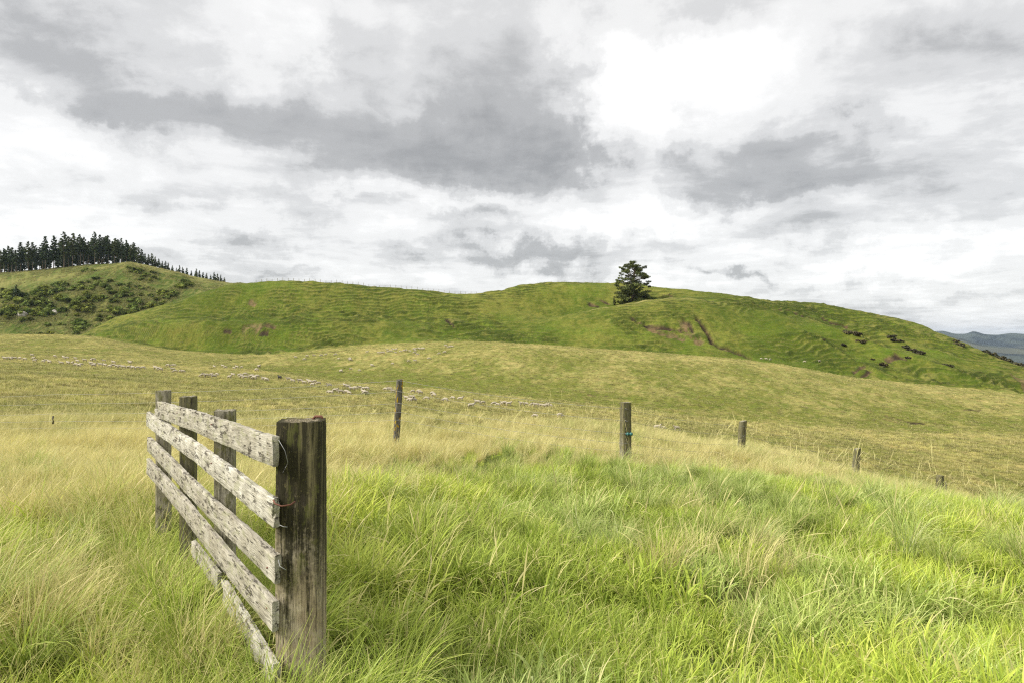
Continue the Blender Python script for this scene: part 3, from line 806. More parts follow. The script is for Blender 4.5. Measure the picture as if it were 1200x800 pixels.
def board(name, p0, p1, h, th, nrm, mat, parent, seed, ragged0=.012, ragged1=.012, n=70, hollow=0.0, label=None, origin=Vector()):
    """a split, weathered board from p0 to p1; nrm is the direction of its thickness"""
    r = np.random.default_rng(seed); p0 = Vector(p0) - origin; p1 = Vector(p1) - origin; ax = (p1 - p0); L = ax.length; ax.normalize()
    nrm = Vector(nrm); nrm = (nrm - ax * nrm.dot(ax)).normalized(); up = nrm.cross(ax); up = up if up.z > 0 else -up
    # cross section ring: 4 across the height on each face, 1 extra on each edge
    hs = np.array([-.5, -.46, -.2, .2, .46, .5]); ring = [(y, -.5 if 0 < q_ < 5 else -.38) for q_, y in enumerate(hs)] + [(y, .5 if 0 < q_ < 5 else .38) for q_, y in enumerate(hs[::-1])]
    K = len(ring); ox = r.uniform(0, 30)
    Vs, G = [], []
    for i_ in range(n + 1):
        t = i_ / n; s = t * L
        wob = .003 * math.sin(s * 1.7 + ox) + .0015 * math.sin(s * 7 + ox * 2)
        hh_t = h * (1 + .02 * math.sin(s * 3 + ox) - .03 * float(vn(np.array([s * 25 + ox]), np.array([1.0]), 3)[0]))
        hh_b = h * (1 + .02 * math.sin(s * 2.4 + ox * 3) - .05 * float(vn(np.array([s * 30 + ox]), np.array([9.0]), 4)[0]))
        for q_, (y, z) in enumerate(ring):
            e = 0.0
            if i_ == 0: e = ragged0 * (float(vn(np.array([y * 9 + ox]), np.array([z * 2.0]), 5)[0]) - .4) * 2
            if i_ == n: e = ragged1 * (float(vn(np.array([y * 9 + ox]), np.array([z * 2.0 + 7]), 6)[0]) - .6) * 2
            yy = y * (hh_t if y > 0 else hh_b); j1 = r.normal(0, .0010); j2 = r.normal(0, .0009)
            p = p0 + ax * (s + e) + up * (yy + wob + j1) + nrm * (z * th + j2 + .004 * math.sin(s * 2 + ox))
            Vs.append(p); G.append((s + e + ox, yy + ox, z * th))
    Fs = []
    for i_ in range(n):
        for q_ in range(K):
            a = i_ * K + q_; b_ = i_ * K + (q_ + 1) % K; Fs.append((a, b_, b_ + K, a + K))
    for off, i_ in ((0, 0), (1, n)):            # end grain
        c = len(Vs); m_ = sum((Vs[i_ * K + q_] for q_ in range(K)), Vector()) / K; Vs.append(m_); G.append((ox + off, ox, .0))
        for q_ in range(K):
            a = i_ * K + q_; b_ = i_ * K + (q_ + 1) % K; Fs.append((a, c, b_) if off == 0 else (b_, c, a))
    o = finish(name, Vs, Fs, mat, parent, G, smooth=True)
    o.data.set_sharp_from_angle(angle=math.radians(40))
    if label: o['label'] = label
    return o


def post(name, base, top, wx, wy, mat, parent, seed, rot=0.0, slope=(0, 0), rnd=.28, n=40, moss=(.4, 1.0), origin=Vector(), label=None, chip=.006):
    """a sawn or round post; slope tilts the cut top; rnd 0 square .. 1 round"""
    r = np.random.default_rng(seed); base = Vector(base) - origin; top = Vector(top) - origin; K = 28
    prof = []
    for k in range(K):
        a = 2 * math.pi * (k + .5) / K; c, s = math.cos(a), math.sin(a)
        p = 2 + (1 - rnd) * 9; f = (abs(c) ** p + abs(s) ** p) ** (-1 / p); prof.append((c * f, s * f, a))
    Vs, G, Mo = [], [], []; L = (top - base).length; ox = r.uniform(0, 20)
    cr, sr = math.cos(rot), math.sin(rot)
    for i_ in range(n + 1):
        t = i_ / n; ctr_ = base.lerp(top, t)
        for (x, y, a) in prof:
            k = 1 + .018 * math.sin(t * 7 + a * 2 + ox) + chip * r.normal() * 1.2 - .05 * max(0, math.sin(a * 5 + ox)) ** 12
            lx, ly = x * wx / 2 * k, y * wy / 2 * k
            if i_ == n: lx *= .985; ly *= .985
            wxp, wyp = lx * cr - ly * sr, lx * sr + ly * cr
            z = (slope[0] * wxp + slope[1] * wyp) * (t ** 8) + (r.normal() * .002 if i_ == n else 0) - (.004 if i_ == n - 1 else 0)
            Vs.append(ctr_ + Vector((wxp, wyp, z))); G.append((t * L + ox, a * (wx + wy) * .25 + ox, 0.3 * math.cos(a) * wx)); Mo.append(moss[0] + (moss[1] - moss[0]) * t)
    Fs = []
    for i_ in range(n):
        for q_ in range(K):
            a = i_ * K + q_; b_ = i_ * K + (q_ + 1) % K; Fs.append((a, b_, b_ + K, a + K))
    prev = n * K
    for f_ in (.7, .35):                       # the cut top, gently uneven
        st = len(Vs)
        for q_ in range(K):
            c0 = top + Vector((0, 0, 0)); v_ = Vs[n * K + q_]; p = c0.lerp(v_, f_); p.z = top.z + (v_.z - top.z) * f_ + r.normal() * .002
            Vs.append(p); G.append((ox + f_, p.x * 3, p.y * 3)); Mo.append(moss[1] * .6)
        for q_ in range(K): Fs.append((prev + q_, prev + (q_ + 1) % K, st + (q_ + 1) % K, st + q_))
        prev = st
    Vs.append(top.copy()); G.append((ox, 0, 0)); Mo.append(moss[1] * .6); c = len(Vs) - 1
    for q_ in range(K): Fs.append((prev + q_, prev + (q_ + 1) % K, c))
    o = finish(name, Vs, Fs, mat, parent, G, Mo); o.data.set_sharp_from_angle(angle=math.radians(48))
    if label: o['label'] = label
    return o


def tube(name, pts, r, mat, parent=None, seg=6, origin=Vector(), rr=None):
    pts = [Vector(p) - origin for p in pts]; Vs, Fs = [], []
    for i_, p in enumerate(pts):
        d = (pts[min(i_ + 1, len(pts) - 1)] - pts[max(i_ - 1, 0)]).normalized()
        a = d.cross(Vector((0, 0, 1))) if abs(d.z) < .95 else d.cross(Vector((1, 0, 0))); a.normalize(); b_ = d.cross(a)
        q = r if rr is None else rr[i_]
        for k in range(seg):
            t = 2 * math.pi * k / seg; Vs.append(p + a * math.cos(t) * q + b_ * math.sin(t) * q)
    for i_ in range(len(pts) - 1):
        for k in range(seg):
            a = i_ * seg + k; b_ = i_ * seg + (k + 1) % seg; Fs.append((a, b_, b_ + seg, a + seg))
    Fs.append(tuple(range(seg))[::-1]); Fs.append(tuple(len(Vs) - seg + k for k in range(seg)))
    return finish(name, Vs, Fs, mat, parent)


def H1(x, y): return float(Hfull(np.array([float(x)]), np.array([float(y)]))[0])


# ------------------------------------------------------------------ the wooden gate fence
org = Vector((-.86, 2.9, -0.03))
gate = empty('wooden_fence', org)
tag(gate, 'weathered whitewashed rail fence ending at a thick mossy post in the long grass', 'fence')
dirv = Vector((-2.02, 2.8, 0)).normalized(); nb = Vector((dirv.y, -dirv.x, 0))     # towards the back, away from the viewer


def line(Y, z): return Vector((-.96 - .7214 * (Y - 2.8), Y, EYE + z))


RT = .028
post('post', (-.908, 2.945, -.5), (-.908, 2.945, EYE - .338), .186, .19, M_STRAINER, gate, 3, rot=.045, slope=(.0, -.0), rnd=.45, n=64, moss=(-.1, 1.08), origin=org, label='thick strainer post, black moss above and bare brown wood below')
for Y0, wd, zt, sd, mz in ((3.77, .106, -.382, 12, (.3, .65)), (4.60, .098, -.372, 13, (.6, .95)), (5.40, .100, -.390, 14, (.2, .55))):
    c = line(Y0, 0) + nb * (RT / 2 + .058); post('post', (c.x, c.y, -.5), (c.x, c.y, EYE + zt), wd, .11, M_POST, gate, sd, rot=.22, slope=(0.0, -.0), rnd=.18, moss=mz, origin=org)
RAILS = [((2.81, -.447), (5.16, -.512), .128, 21, 'topmost rail with a split and broken far end'), ((2.81, -.700), (5.60, -.630), .122, 22, None), ((2.81, -.940), (5.60, -.840), .122, 23, None),
         ((2.82, -1.135), (5.60, -1.018), .130, 24, None), ((2.80, -1.375), (3.52, -1.290), .125, 25, 'bottom rail lying low in the grass'), ((3.62, -1.278), (4.14, -1.250), .095, 26, 'broken off stub of the bottom rail')]
for k, (a, b_, h, sd, lb) in enumerate(RAILS):
    r_ = board('rail', line(*a), line(*b_), h, RT, nb, M_RAIL, gate, sd, ragged0=.012, ragged1=.05 if k in (0, 4, 5) else .02, n=80, label=lb, origin=org)
# the top rail's snapped tongue at the far end
board('rail_splinter', line(5.10, -.548), line(5.32, -.545), .045, .018, nb, M_RAIL, gate, 31, .02, .03, 14, origin=org)
# nails and a bent rusty staple
for (Y0, z) in ((2.86, -.52 + .09), (2.87, -.47), (2.87, -.72), (2.88, -.95), (2.88, -1.12), (3.72, -.45), (3.72, -.66), (4.52, -.47), (4.52, -.64), (5.25, -.62)):
    p = line(Y0, z) - nb * (RT / 2 + .004); tube('nail', [p, p + nb * .02], .004, M_RUST, gate, 6, org)
p = line(2.80, -.655); tube('staple', [p + Vector((-.012, -.02, .012)), p + Vector((.0, -.035, 0)), p + Vector((.03, -.045, -.008)), p + Vector((.062, -.03, -.006)), p + Vector((.07, .0, .0))], .0035, M_RUST, gate, 6, org)
p = line(2.80, -.755); tube('wire_end', [p + Vector((.005, -.01, 0)), p + Vector((.018, -.03, .012)), p + Vector((.035, -.035, .006)), p + Vector((.05, -.03, .004))], .0016, M_WIRE, gate, 5, org)
p = line(2.80, -.93); tube('wire_end', [p + Vector((.005, -.01, .04)), p + Vector((.018, -.03, .02)), p + Vector((.045, -.035, .006))], .0016, M_WIRE, gate, 5, org)
p = line(2.80, -.46); tube('wire_end', [p + Vector((.01, -.02, .06)), p + Vector((.04, -.035, .02)), p + Vector((.052, -.033, -.03)), p + Vector((.03, -.03, -.07))], .0011, M_WIRE, gate, 5, org)
kn = Vector((-.85, 3.00, EYE - .336)); tube('bolt', [kn + Vector((-.03, 0, -.01)), kn + Vector((-.015, 0, .008)), kn + Vector((.012, 0, .008)), kn + Vector((.022, 0, -.01))], .006, M_RUST, gate, 7, org)

# ------------------------------------------------------------------ the wire fence behind it
FP = [(-12.5, 14.0, -1.05, .10, (0, 0), M_POST, 41), (-1.845, 11.0, -.605, .100, (.075, 0), M_LEAN, 42), (1.662, 10.0, -.8875, .140, (0.0, 0), M_POST, 43), (4.035, 12.0, -1.395, .115, (.045, 0), M_POST, 44),
      (6.80, 13.5, -2.11, .115, (.055, 0), M_POST, 45), (9.40, 15.0, -2.94, .13, (0, 0), M_POST, 46), (14.0, 17.5, -4.6, .12, (0, 0), M_POST, 47)]
wf_o = Vector((1.66, 10.0, H1(1.66, 10)))
wf = empty('wire_fence', wf_o); tag(wf, 'grey posts and thin wires running along the edge of the knoll', 'fence')
PL = [None, 'thin leaning post spotted with orange lichen', 'upright grey post with a teal insulator', None, 'short leaning post sunk in grass', 'ragged splintered post top just above the grass', None]
for (x, y, zt, wd, ln, mt, sd), lb in zip(FP, PL):
    zb = H1(x, y); ht = EYE + zt - zb
    tpx = x + ln[0] * .5; bx = x - ln[0] * .5 - (.02 if ln[0] else 0)
    if sd == 46: ht = ht + 0.0
    post('post', (bx, y, zb - .4), (tpx, y, EYE + zt), wd, wd * .95, mt, wf, sd, rot=.3, rnd=.7 if sd != 43 else .35, n=30, moss=(.5, .95) if sd != 46 else (.9, 1.2), origin=wf_o, label=lb, chip=.012 if sd != 46 else .10, slope=(.25, 0) if sd in (44, 45) else (0, 0))
dz = (-.088, -.262, -.450, -.590, -.715)
anch = [(-12.5, 14.0, -1.0, .95), (-8.66, 12.9, -.91, 1), (-1.80, 10.93, -.535, 1.0), (1.66, 9.915, -.8875, 1), (4.05, 11.94, -1.395, .9), (6.80, 13.44, -2.05, .85), (9.4, 14.93, -2.98, .8), (14.0, 17.4, -4.5, .8)]
for q in dz:
    pts = []
    for a, b_ in zip(anch[:-1], anch[1:]):
        for s in range(8):
            t = s / 8; p = Vector(a[:2]).lerp(Vector(b_[:2]), t); za = EYE + a[2] + q * a[3]; zb = EYE + b_[2] + q * b_[3]
            pts.append((p.x, p.y, za + (zb - za) * t - .05 * 4 * t * (1 - t)))
    pts.append((anch[-1][0], anch[-1][1], EYE + anch[-1][2] + q * .8))
    tube('wire', pts, .0018, M_WIRE, wf, 5, wf_o)
for (x, y, zt, _), wd in zip(anch[2:5], (.05, .07, .06)):
    for q in dz[:3]:
        c = Vector((x, y, EYE + zt + q)); tube('staple', [c + Vector((-.012, .03, .008)), c + Vector((-.010, -.006, .008)), c + Vector((.010, -.006, -.008)), c + Vector((.012, .03, -.008))], .0028, M_WIRE, wf, 5, wf_o)
c = Vector((1.66 + .035, 9.90, EYE - .8875 - .45)); ins = tube('insulator', [c + Vector((-.045, 0, 0)), c + Vector((-.03, 0, 0)), c + Vector((-.029, 0, 0)), c + Vector((-.005, 0, 0)), c + Vector((-.004, 0, 0)), c + Vector((.02, 0, 0)), c + Vector((.021, 0, 0)), c + Vector((.055, 0, 0))], .02, M_TEAL, wf, 10, wf_o, rr=[.012, .012, .026, .026, .016, .016, .03, .018])
tube('dropper', [(-8.66, 12.88, EYE - 1.40), (-8.66, 12.88, EYE - 1.55)], .016, M_POST, wf, 8, wf_o)['label'] = 'short weathered batten hanging between two wires'
tube('dropper', [(9.47, 14.9, EYE - 3.05), (9.50, 14.9, EYE - 3.9)], .03, M_POST, wf, 6, wf_o, rr=[.012, .04])
for x_, y_ in ((4.13, 11.95), (4.22, 11.9), (4.34, 11.95), (6.98, 13.4), (7.2, 13.5)):
    pass

# ------------------------------------------------------------------ fence along the far crest of the green hill
def crest_fence(us, dd0, label):
    P_ = []
    for u in us:
        dcr = float(np.interp(u, UT, Cd)); d = dcr + dd0; x = (u - 600) / F * d; P_.append((x, d, H1(x, d)))
    o0 = Vector(P_[0]); e = empty('wire_fence', o0); tag(e, label, 'fence')
    for (x, y, z) in P_:
        V_ = []; h = random.uniform(1.15, 1.45); s = .075; lx = random.uniform(-.06, .06)
        for zz_ in (-.3, h):
            for a, b_ in ((-s, -s), (s, -s), (s, s), (-s, s)): V_.append((x - o0.x + a + (lx if zz_ > 0 else 0), y - o0.y + b_, z - o0.z + zz_))
        V_.append((x - o0.x + lx, y - o0.y, z - o0.z + h + .03))
        Fs_ = [(0, 1, 5, 4), (1, 2, 6, 5), (2, 3, 7, 6), (3, 0, 4, 7), (4, 5, 8), (5, 6, 8), (6, 7, 8), (7, 4, 8)]
        finish('post', V_, Fs_, M_POST, e, [(v[2], v[0], v[1]) for v in V_], [.5] * 9, smooth=False)
    for hh in (.4, .75, 1.1): tube('wire', [(x, y, z + hh) for x, y, z in P_], .012, M_WIRE, e, 4, o0)


crest_fence(np.arange(300, 562, 6.3), 0, 'thin post and wire fence along the rounded crest left of the lone tree')
crest_fence(np.arange(630, 716, 8.0), 4, 'thin post and wire fence behind the summit beside the lone tree')

# ------------------------------------------------------------------ sheep
def sheep_mesh(pose, seed):
    bm = bpy.data.meshes.new('sheep_skeleton')
    graze = pose == 'graze'
    V_ = [(0, 0, .62), (.26, 0, .64), (.45, 0, .66), (-.26, 0, .63), (-.47, 0, .60)]; R_ = [.235, .245, .19, .25, .185]
    E_ = [(0, 1), (1, 2), (0, 3), (3, 4)]
    def add(p, r_, par): V_.append(p); R_.append(r_); E_.append((par, len(V_) - 1)); return len(V_) - 1
    if graze: n_ = add((.62, 0, .50), .12, 2); h_ = add((.76, .02, .30), .085, n_); add((.86, .03, .15), .05, h_)
    else: n_ = add((.60, 0, .82), .125, 2); h_ = add((.70, .02, .98), .09, n_); add((.86, .03, .93), .052, h_)
    for x, y, par in ((.38, .12, 2), (.38, -.12, 2), (-.40, .13, 4), (-.40, -.13, 4)):
        sh = random.uniform(-.09, .09)
        a = add((x, y, .42), .085, par); b_ = add((x + sh * .5, y, .22), .045, a); add((x + sh, y, .02), .036, b_)
    add((-.66, 0, .48), .05, 4)
    e1 = add((.68 if not graze else .73, .12, .97 if not graze else .36), .025, h_); e2 = add((.68 if not graze else .73, -.10, .97 if not graze else .36), .025, h_)
    bm.from_pydata(V_, E_, []); o = bpy.data.objects.new('tmp', bm); COL.objects.link(o)
    md = o.modifiers.new('s', 'SKIN'); 
    for k, sv in enumerate(bm.skin_vertices[0].data if bm.skin_vertices else []): sv.radius = (R_[k], R_[k])
    return o, bm, md, R_


def skin_to_mesh(V_, E_, R_, name, sub=1):
    me = bpy.data.meshes.new('tmp'); me.from_pydata(V_, E_, []); o = bpy.data.objects.new('tmp', me); COL.objects.link(o)
    bpy.context.view_layer.objects.active = o
    md = o.modifiers.new('skin', 'SKIN')
    if not me.skin_vertices:
        with bpy.context.temp_override(object=o, active_object=o): bpy.ops.mesh.customdata_skin_add()
    for k, sv in enumerate(me.skin_vertices[0].data):
        sv.radius = (R_[k], R_[k]); sv.use_root = (k == 0)
    s = o.modifiers.new('sub', 'SUBSURF'); s.levels = sub; s.render_levels = sub
    dg = bpy.context.evaluated_depsgraph_get(); r_ = bpy.data.meshes.new_from_object(o.evaluated_get(dg)); r_.name = name
    bpy.data.objects.remove(o); return r_


m_wool, t_, b_w, _o = new_mat('wool')
n_ = t_.noise(t_.node('ShaderNodeTexCoord').outputs['Object'], 9, 4, .6)
t_.put(b_w.inputs['Base Color'], t_.mix(t_.ramp(n_, [(.3, 0), (.7, 1)]), (.32, .28, .20), (.50, .44, .34))); b_w.inputs['Roughness'].default_value = 1
bb = t_.node('ShaderNodeBump'); bb.inputs['Distance'].default_value = .05; t_.put(bb.inputs['Height'], n_); t_.put(b_w.inputs['Normal'], bb.outputs[0])
M_FACE = simple_mat('sheep_skin', (.30, .23, .18), .8); M_DARKFACE = simple_mat('dark_sheep_skin', (.04, .033, .03), .8); M_DARKWOOL = simple_mat('dark_wool', (.03, .026, .022), .9)


def build_sheep(pose, seed, wool, face):
    r = random.Random(seed); graze = pose == 'graze'
    V_ = [(0, 0, .62), (.26, 0, .64), (.45, 0, .66), (-.26, 0, .63), (-.47, 0, .60)]; R_ = [.235, .245, .19, .25, .185]; E_ = [(0, 1), (1, 2), (0, 3), (3, 4)]
    def add(p, r_, par): V_.append(p); R_.append(r_); E_.append((par, len(V_) - 1)); return len(V_) - 1
    if graze: nk = add((.62, 0, .50), .12, 2); hd = add((.76, .02, .30), .085, nk); mz = add((.86, .03, .15), .05, hd); ez = .36
    else: nk = add((.60, 0, .82), .125, 2); hd = add((.70, .02, .98), .09, nk); mz = add((.87, .03, .92), .052, hd); ez = 1.02
    for x, y, par in ((.38, .12, 2), (.38, -.12, 2), (-.40, .13, 4), (-.40, -.13, 4)):
        sh = r.uniform(-.10, .10); a = add((x, y, .42), .085, par); b_ = add((x + sh * .5 - (.04 if x < 0 else 0), y, .22), .045, a); add((x + sh, y, .02), .036, b_)
    add((-.66, 0, .48), .05, 4); add((.68, .14, ez), .028, hd); add((.68, -.11, ez), .028, hd)
    me = skin_to_mesh(V_, E_, R_, 'sheep_body', 1)
    me.materials.clear(); me.materials.append(wool); me.materials.append(face)
    for p in me.polygons:
        c = p.center; p.use_smooth = True
        head = (c.x > .66 and (c.z < .36 if graze else c.z > .88)) or c.z < .24
        p.material_index = 1 if head else 0
    return me


S_ME = {('graze', 0): build_sheep('graze', 1, m_wool, M_FACE), ('walk', 0): build_sheep('walk', 2, m_wool, M_FACE), ('walk', 1): build_sheep('walk', 3, m_wool, M_DARKFACE), ('graze', 1): build_sheep('graze', 4, m_wool, M_FACE), ('walk', 2): build_sheep('walk', 5, M_DARKWOOL, M_DARKFACE)}
cA = "45,150 70,145 95,150 130,150 175,148 218,158 285,120 292,150 305,170 378,175 410,170 435,183 540,190 600,190 635,188 668,208 695,210 712,203 480,130 560,140 590,145 665,148 683,175 745,165 800,160 825,160 915,168 1000,185 1145,185 805,195 830,200 822,212 885,208 925,210 965,218 1000,212 1025,218 1055,220 1085,228 1130,225 1170,232"
cB = "15,105 10,150 45,155 85,160 130,160 245,160 270,165 288,172 350,135 385,135 410,133 395,170 415,187 465,185 485,190 660,228 690,228 730,220 755,235 780,215 760,145 835,138 855,150 935,158 958,148 1000,148 1150,140 1130,172 890,240 925,220 985,225 1000,238 1030,215 1035,242 1085,235 1110,245 1135,232 1195,255"
cC = "100,65 85,98 40,155 60,172 85,158 150,182 165,187 365,185 400,198 465,200 500,212 540,200 555,212 590,205 570,232 625,220 720,240 860,238 885,250 920,270 945,265 990,258 1020,268 1050,268 715,298 735,302 770,285 820,298 870,300 895,307 1025,298 1040,305 820,105 908,90 985,100 1098,58"
cD = "165,122 205,120 230,140 405,140 455,140 470,155 575,155 590,175 350,200 400,195 375,222 410,224 525,205 690,218 755,200 820,208 915,268 975,238 1020,240 1120,250 1150,258 1195,245"
cE = "85,172 120,176 240,178 275,178 335,182 360,188 410,190 430,192 455,186 485,190 570,278 830,350 355,285"
c7 = "400,352 443,355 535,360"
cH = "225,128 325,135 350,132 370,132 405,108 410,125 440,120 455,105 480,105 480,133 520,122 550,115 570,112 605,120 640,100 660,97 685,97 705,100 722,98 650,112 645,133 670,150 590,207 650,207 450,230 270,242 75,185 80,197 770,185 860,142 905,130 920,75 940,85 955,80 975,80"
cL = "140,85 180,80 205,78 230,78 245,75 280,75 170,92 290,90 330,92 300,133"
cG = "40,265 60,267 75,268 210,277 268,275"
spots = []
for s, x0, y0, k in ((cA, 0, 400, 7.5), (cB, 150, 410, 7.5), (cC, 290, 420, 7.5), (cD, 430, 440, 7.5), (cE, 580, 450, 7.5), (c7, 700, 440, 5.715), (cH, 400, 395, 7.5), (cL, 300, 390, 3.0), (cG, 880, 340, 3.334)):
    for t in s.split():
        a, b_ = map(float, t.split(',')); spots.append((x0 + a / k, y0 + b_ / k + 1.5))
LM = [(0, 52, 'at the far left edge'), (52, 88, 'left of mid way to the gate'), (88, 125, 'half way from left edge to gate'), (125, 160, 'down left of the gate'), (160, 200, 'just left above the farthest gate post'), (200, 250, 'above the gap in the gate posts'),
      (250, 295, 'above the third gate post'), (295, 345, 'above left side of the thick post'), (345, 385, 'above right side of the thick post'), (385, 425, 'right of the thick post'), (425, 466, 'left of the lichened leaning post'), (466, 500, 'right of the lichened leaning post'),
      (500, 560, 'mid way between leaning and insulator posts'), (560, 640, 'towards the insulator post'), (640, 735, 'just left of the insulator post'), (735, 1200, 'just right of the insulator post')]
sheep_recs = []
for (u, v) in spots:
    h = hit(u, v, lambda X_, Y_: Hfull(X_, Y_, scars=False), 60, 420)
    if h is None: continue
    farset = v < 431 - max(0, (u - 330)) * 0.0 and u > 300 and v < 440 and h[1] > 185
    seg = 'hill' if v < 425 and u > 860 else ('far' if farset else 'near')
    lm = next((i_ for i_, (a, b_, _) in enumerate(LM) if a <= u < b_), 15)
    sheep_recs.append([u, v, h, seg, lm])
for seg in ('near', 'far', 'hill'):
    rec = sorted([r_ for r_ in sheep_recs if r_[3] == seg], key=lambda r_: r_[0])
    counts = {}
    for r_ in rec:
        u, v, (x, y, z), _, lm = r_
        key = lm if seg != 'hill' else 'h'
        if seg == 'far': key = 0 if u < 345 else 1 if u < 395 else 2 if u < 425 else 3 if u < 450 else 4 if u < 475 else 5 if u < 500 else 6
        counts[key] = counts.get(key, 0) + 1; n = counts[key]
        graze = random.random() < .45; var = random.choice((0, 1)); me = S_ME[('graze' if graze else 'walk', var)]
        e = empty('sheep', (x, y, H1(x, y) - .02), random.choice((0, math.pi)) * (1 if random.random() < .9 else .5) + random.uniform(-.5, .5))
        if seg == 'near': e.rotation_euler.z = (math.pi if random.random() < .72 else 0) + random.uniform(-.55, .55)
        b_ = link(bpy.data.objects.new('body', me), e)
        sc = random.uniform(.80, 1.02); e.scale = (sc, sc, sc)
        pose = 'grazing' if graze else 'walking'; fc = 'dark faced ' if (not graze and var == 1) else ''
        if seg == 'near': lb = f"{fc}{pose} sheep {LM[lm][2]}, {ordinal(n)} from left there"; gp = 'sheep strung out across the near pasture'
        elif seg == 'far': lb = f"{pose} sheep of the far mob {('above the thick post', 'just right above the thick post', 'well right of the thick post', 'half way to the leaning post', 'straight above the leaning post', 'just right above the leaning post', 'far right of its mob')[key]}, {ordinal(n)} there"; gp = 'sheep of the far mob below the green hill'
        else: lb = f"tiny {pose} sheep on the foot of the green hill, {ordinal(n)} from left"; gp = 'sheep on the foot of the green hill'
        tag(e, ' '.join(lb.split()), 'sheep', gp)
h = hit(328, 444.5, Hbase, 60, 420); e = empty('sheep', (h[0], h[1], H1(h[0], h[1])), math.pi * .8); link(bpy.data.objects.new('body', S_ME[('walk', 2)]), e)
tag(e, 'the one black sheep, walking ahead of the near mob above the thick post', 'sheep')


# ------------------------------------------------------------------ foliage
def leaf_mat(name, col, var=.5, trans=.2):
    m, t, b, o = new_mat(name)
    r = t.attr('lc'); s = t.node('ShaderNodeSeparateColor'); t.l.new(r, s.inputs[0])
    c = t.mix(1.0, (*col, 1), t.ramp(s.outputs[0], [(0, 1 - var), (1, 1 + var)]), 'MULTIPLY')
    oi = t.node('ShaderNodeObjectInfo'); c = t.mix(1.0, c, t.ramp(oi.outputs['Random'], [(0, (.72, .80, .72)), (.5, (1, 1, 1)), (1, (1.35, 1.18, .95))]), 'MULTIPLY')
    t.put(b.inputs['Base Color'], c); b.inputs['Roughness'].default_value = .75; b.inputs['Specular IOR Level'].default_value = .2
    tr = t.node('ShaderNodeBsdfTranslucent'); t.put(tr.inputs[0], c); mx = t.node('ShaderNodeMixShader'); mx.inputs[0].default_value = trans
    t.l.new(b.outputs[0], mx.inputs[1]); t.l.new(tr.outputs[0], mx.inputs[2]); t.l.new(mx.outputs[0], o.inputs[0])
    return m


M_PINE = leaf_mat('pine_needles', (.080, .108, .045), .5, .15); M_BUSH = leaf_mat('scrub_leaves', (.165, .205, .045), .6, .25); M_LONE = leaf_mat('lone_pine_needles', (.105, .125, .038), .55, .18)
M_LIGHTB = leaf_mat('light_bush_leaves', (.11, .16, .035), .5, .25); M_DARKB = leaf_mat('dark_bush_leaves', (.075, .070, .036), .6, .1)
M_BARK = simple_mat('pine_bark', (.155, .115, .082), .9, 0, 3.0, .4)


def leaves(centers, radii, n, size, seed, flat=.7):
    """n quads spread through the given clumps"""
    r = np.random.default_rng(seed); centers = np.array(centers); radii = np.array(radii)
    pr = radii ** 1.6; pr = pr / pr.sum(); k = r.choice(len(centers), n, p=pr)
    d = r.normal(size=(n, 3)); d /= np.linalg.norm(d, axis=1, keepdims=True); q = r.random(n) ** .45
    P_ = centers[k] + d * (q * radii[k])[:, None] * np.array([1, 1, flat])
    a = r.normal(size=(n, 3)); a /= np.linalg.norm(a, axis=1, keepdims=True); b_ = np.cross(a, r.normal(size=(n, 3))); b_ /= np.linalg.norm(b_, axis=1, keepdims=True)
    s = (size * r.uniform(.6, 1.4, n))[:, None]
    Vq = np.stack([P_ - a * s - b_ * s * .6, P_ + a * s * .2 - b_ * s * .7, P_ + a * s + b_ * s * .5, P_ - a * s * .3 + b_ * s * .7], 1).reshape(-1, 3)
    Fq = np.arange(4 * n).reshape(-1, 4); cc = np.repeat(np.clip(.5 + .3 * r.normal(size=len(centers))[k] + .2 * r.normal(size=n), 0, 1), 4)
    return Vq, Fq, np.stack([cc] * 3, 1)


def leaf_mesh(name, L, mat):
    me = mesh_np(name, L[0], L[1], smooth=False); set_attr(me, 'lc', L[2], 'FLOAT_COLOR'); me.materials.append(mat); return me


def trunk_mesh(name, specs):
    """specs: list of (points, radii) tubes joined in one mesh"""
    V_, F_ = [], []
    for pts, rr in specs:
        b0 = len(V_); seg = 7
        for i_, p in enumerate(pts):
            p = Vector(p); d = (Vector(pts[min(i_ + 1, len(pts) - 1)]) - Vector(pts[max(i_ - 1, 0)])).normalized()
            a = d.cross(Vector((.3, .9, .1))).normalized(); c = d.cross(a)
            for k in range(seg): t = 2 * math.pi * k / seg; V_.append(tuple(p + a * math.cos(t) * rr[i_] + c * math.sin(t) * rr[i_]))
        for i_ in range(len(pts) - 1):
            for k in range(seg): a = b0 + i_ * seg + k; b_ = b0 + i_ * seg + (k + 1) % seg; F_.append((a, b_, b_ + seg, a + seg))
    me = mesh_np(name, V_, F_); me.materials.append(M_BARK); return me


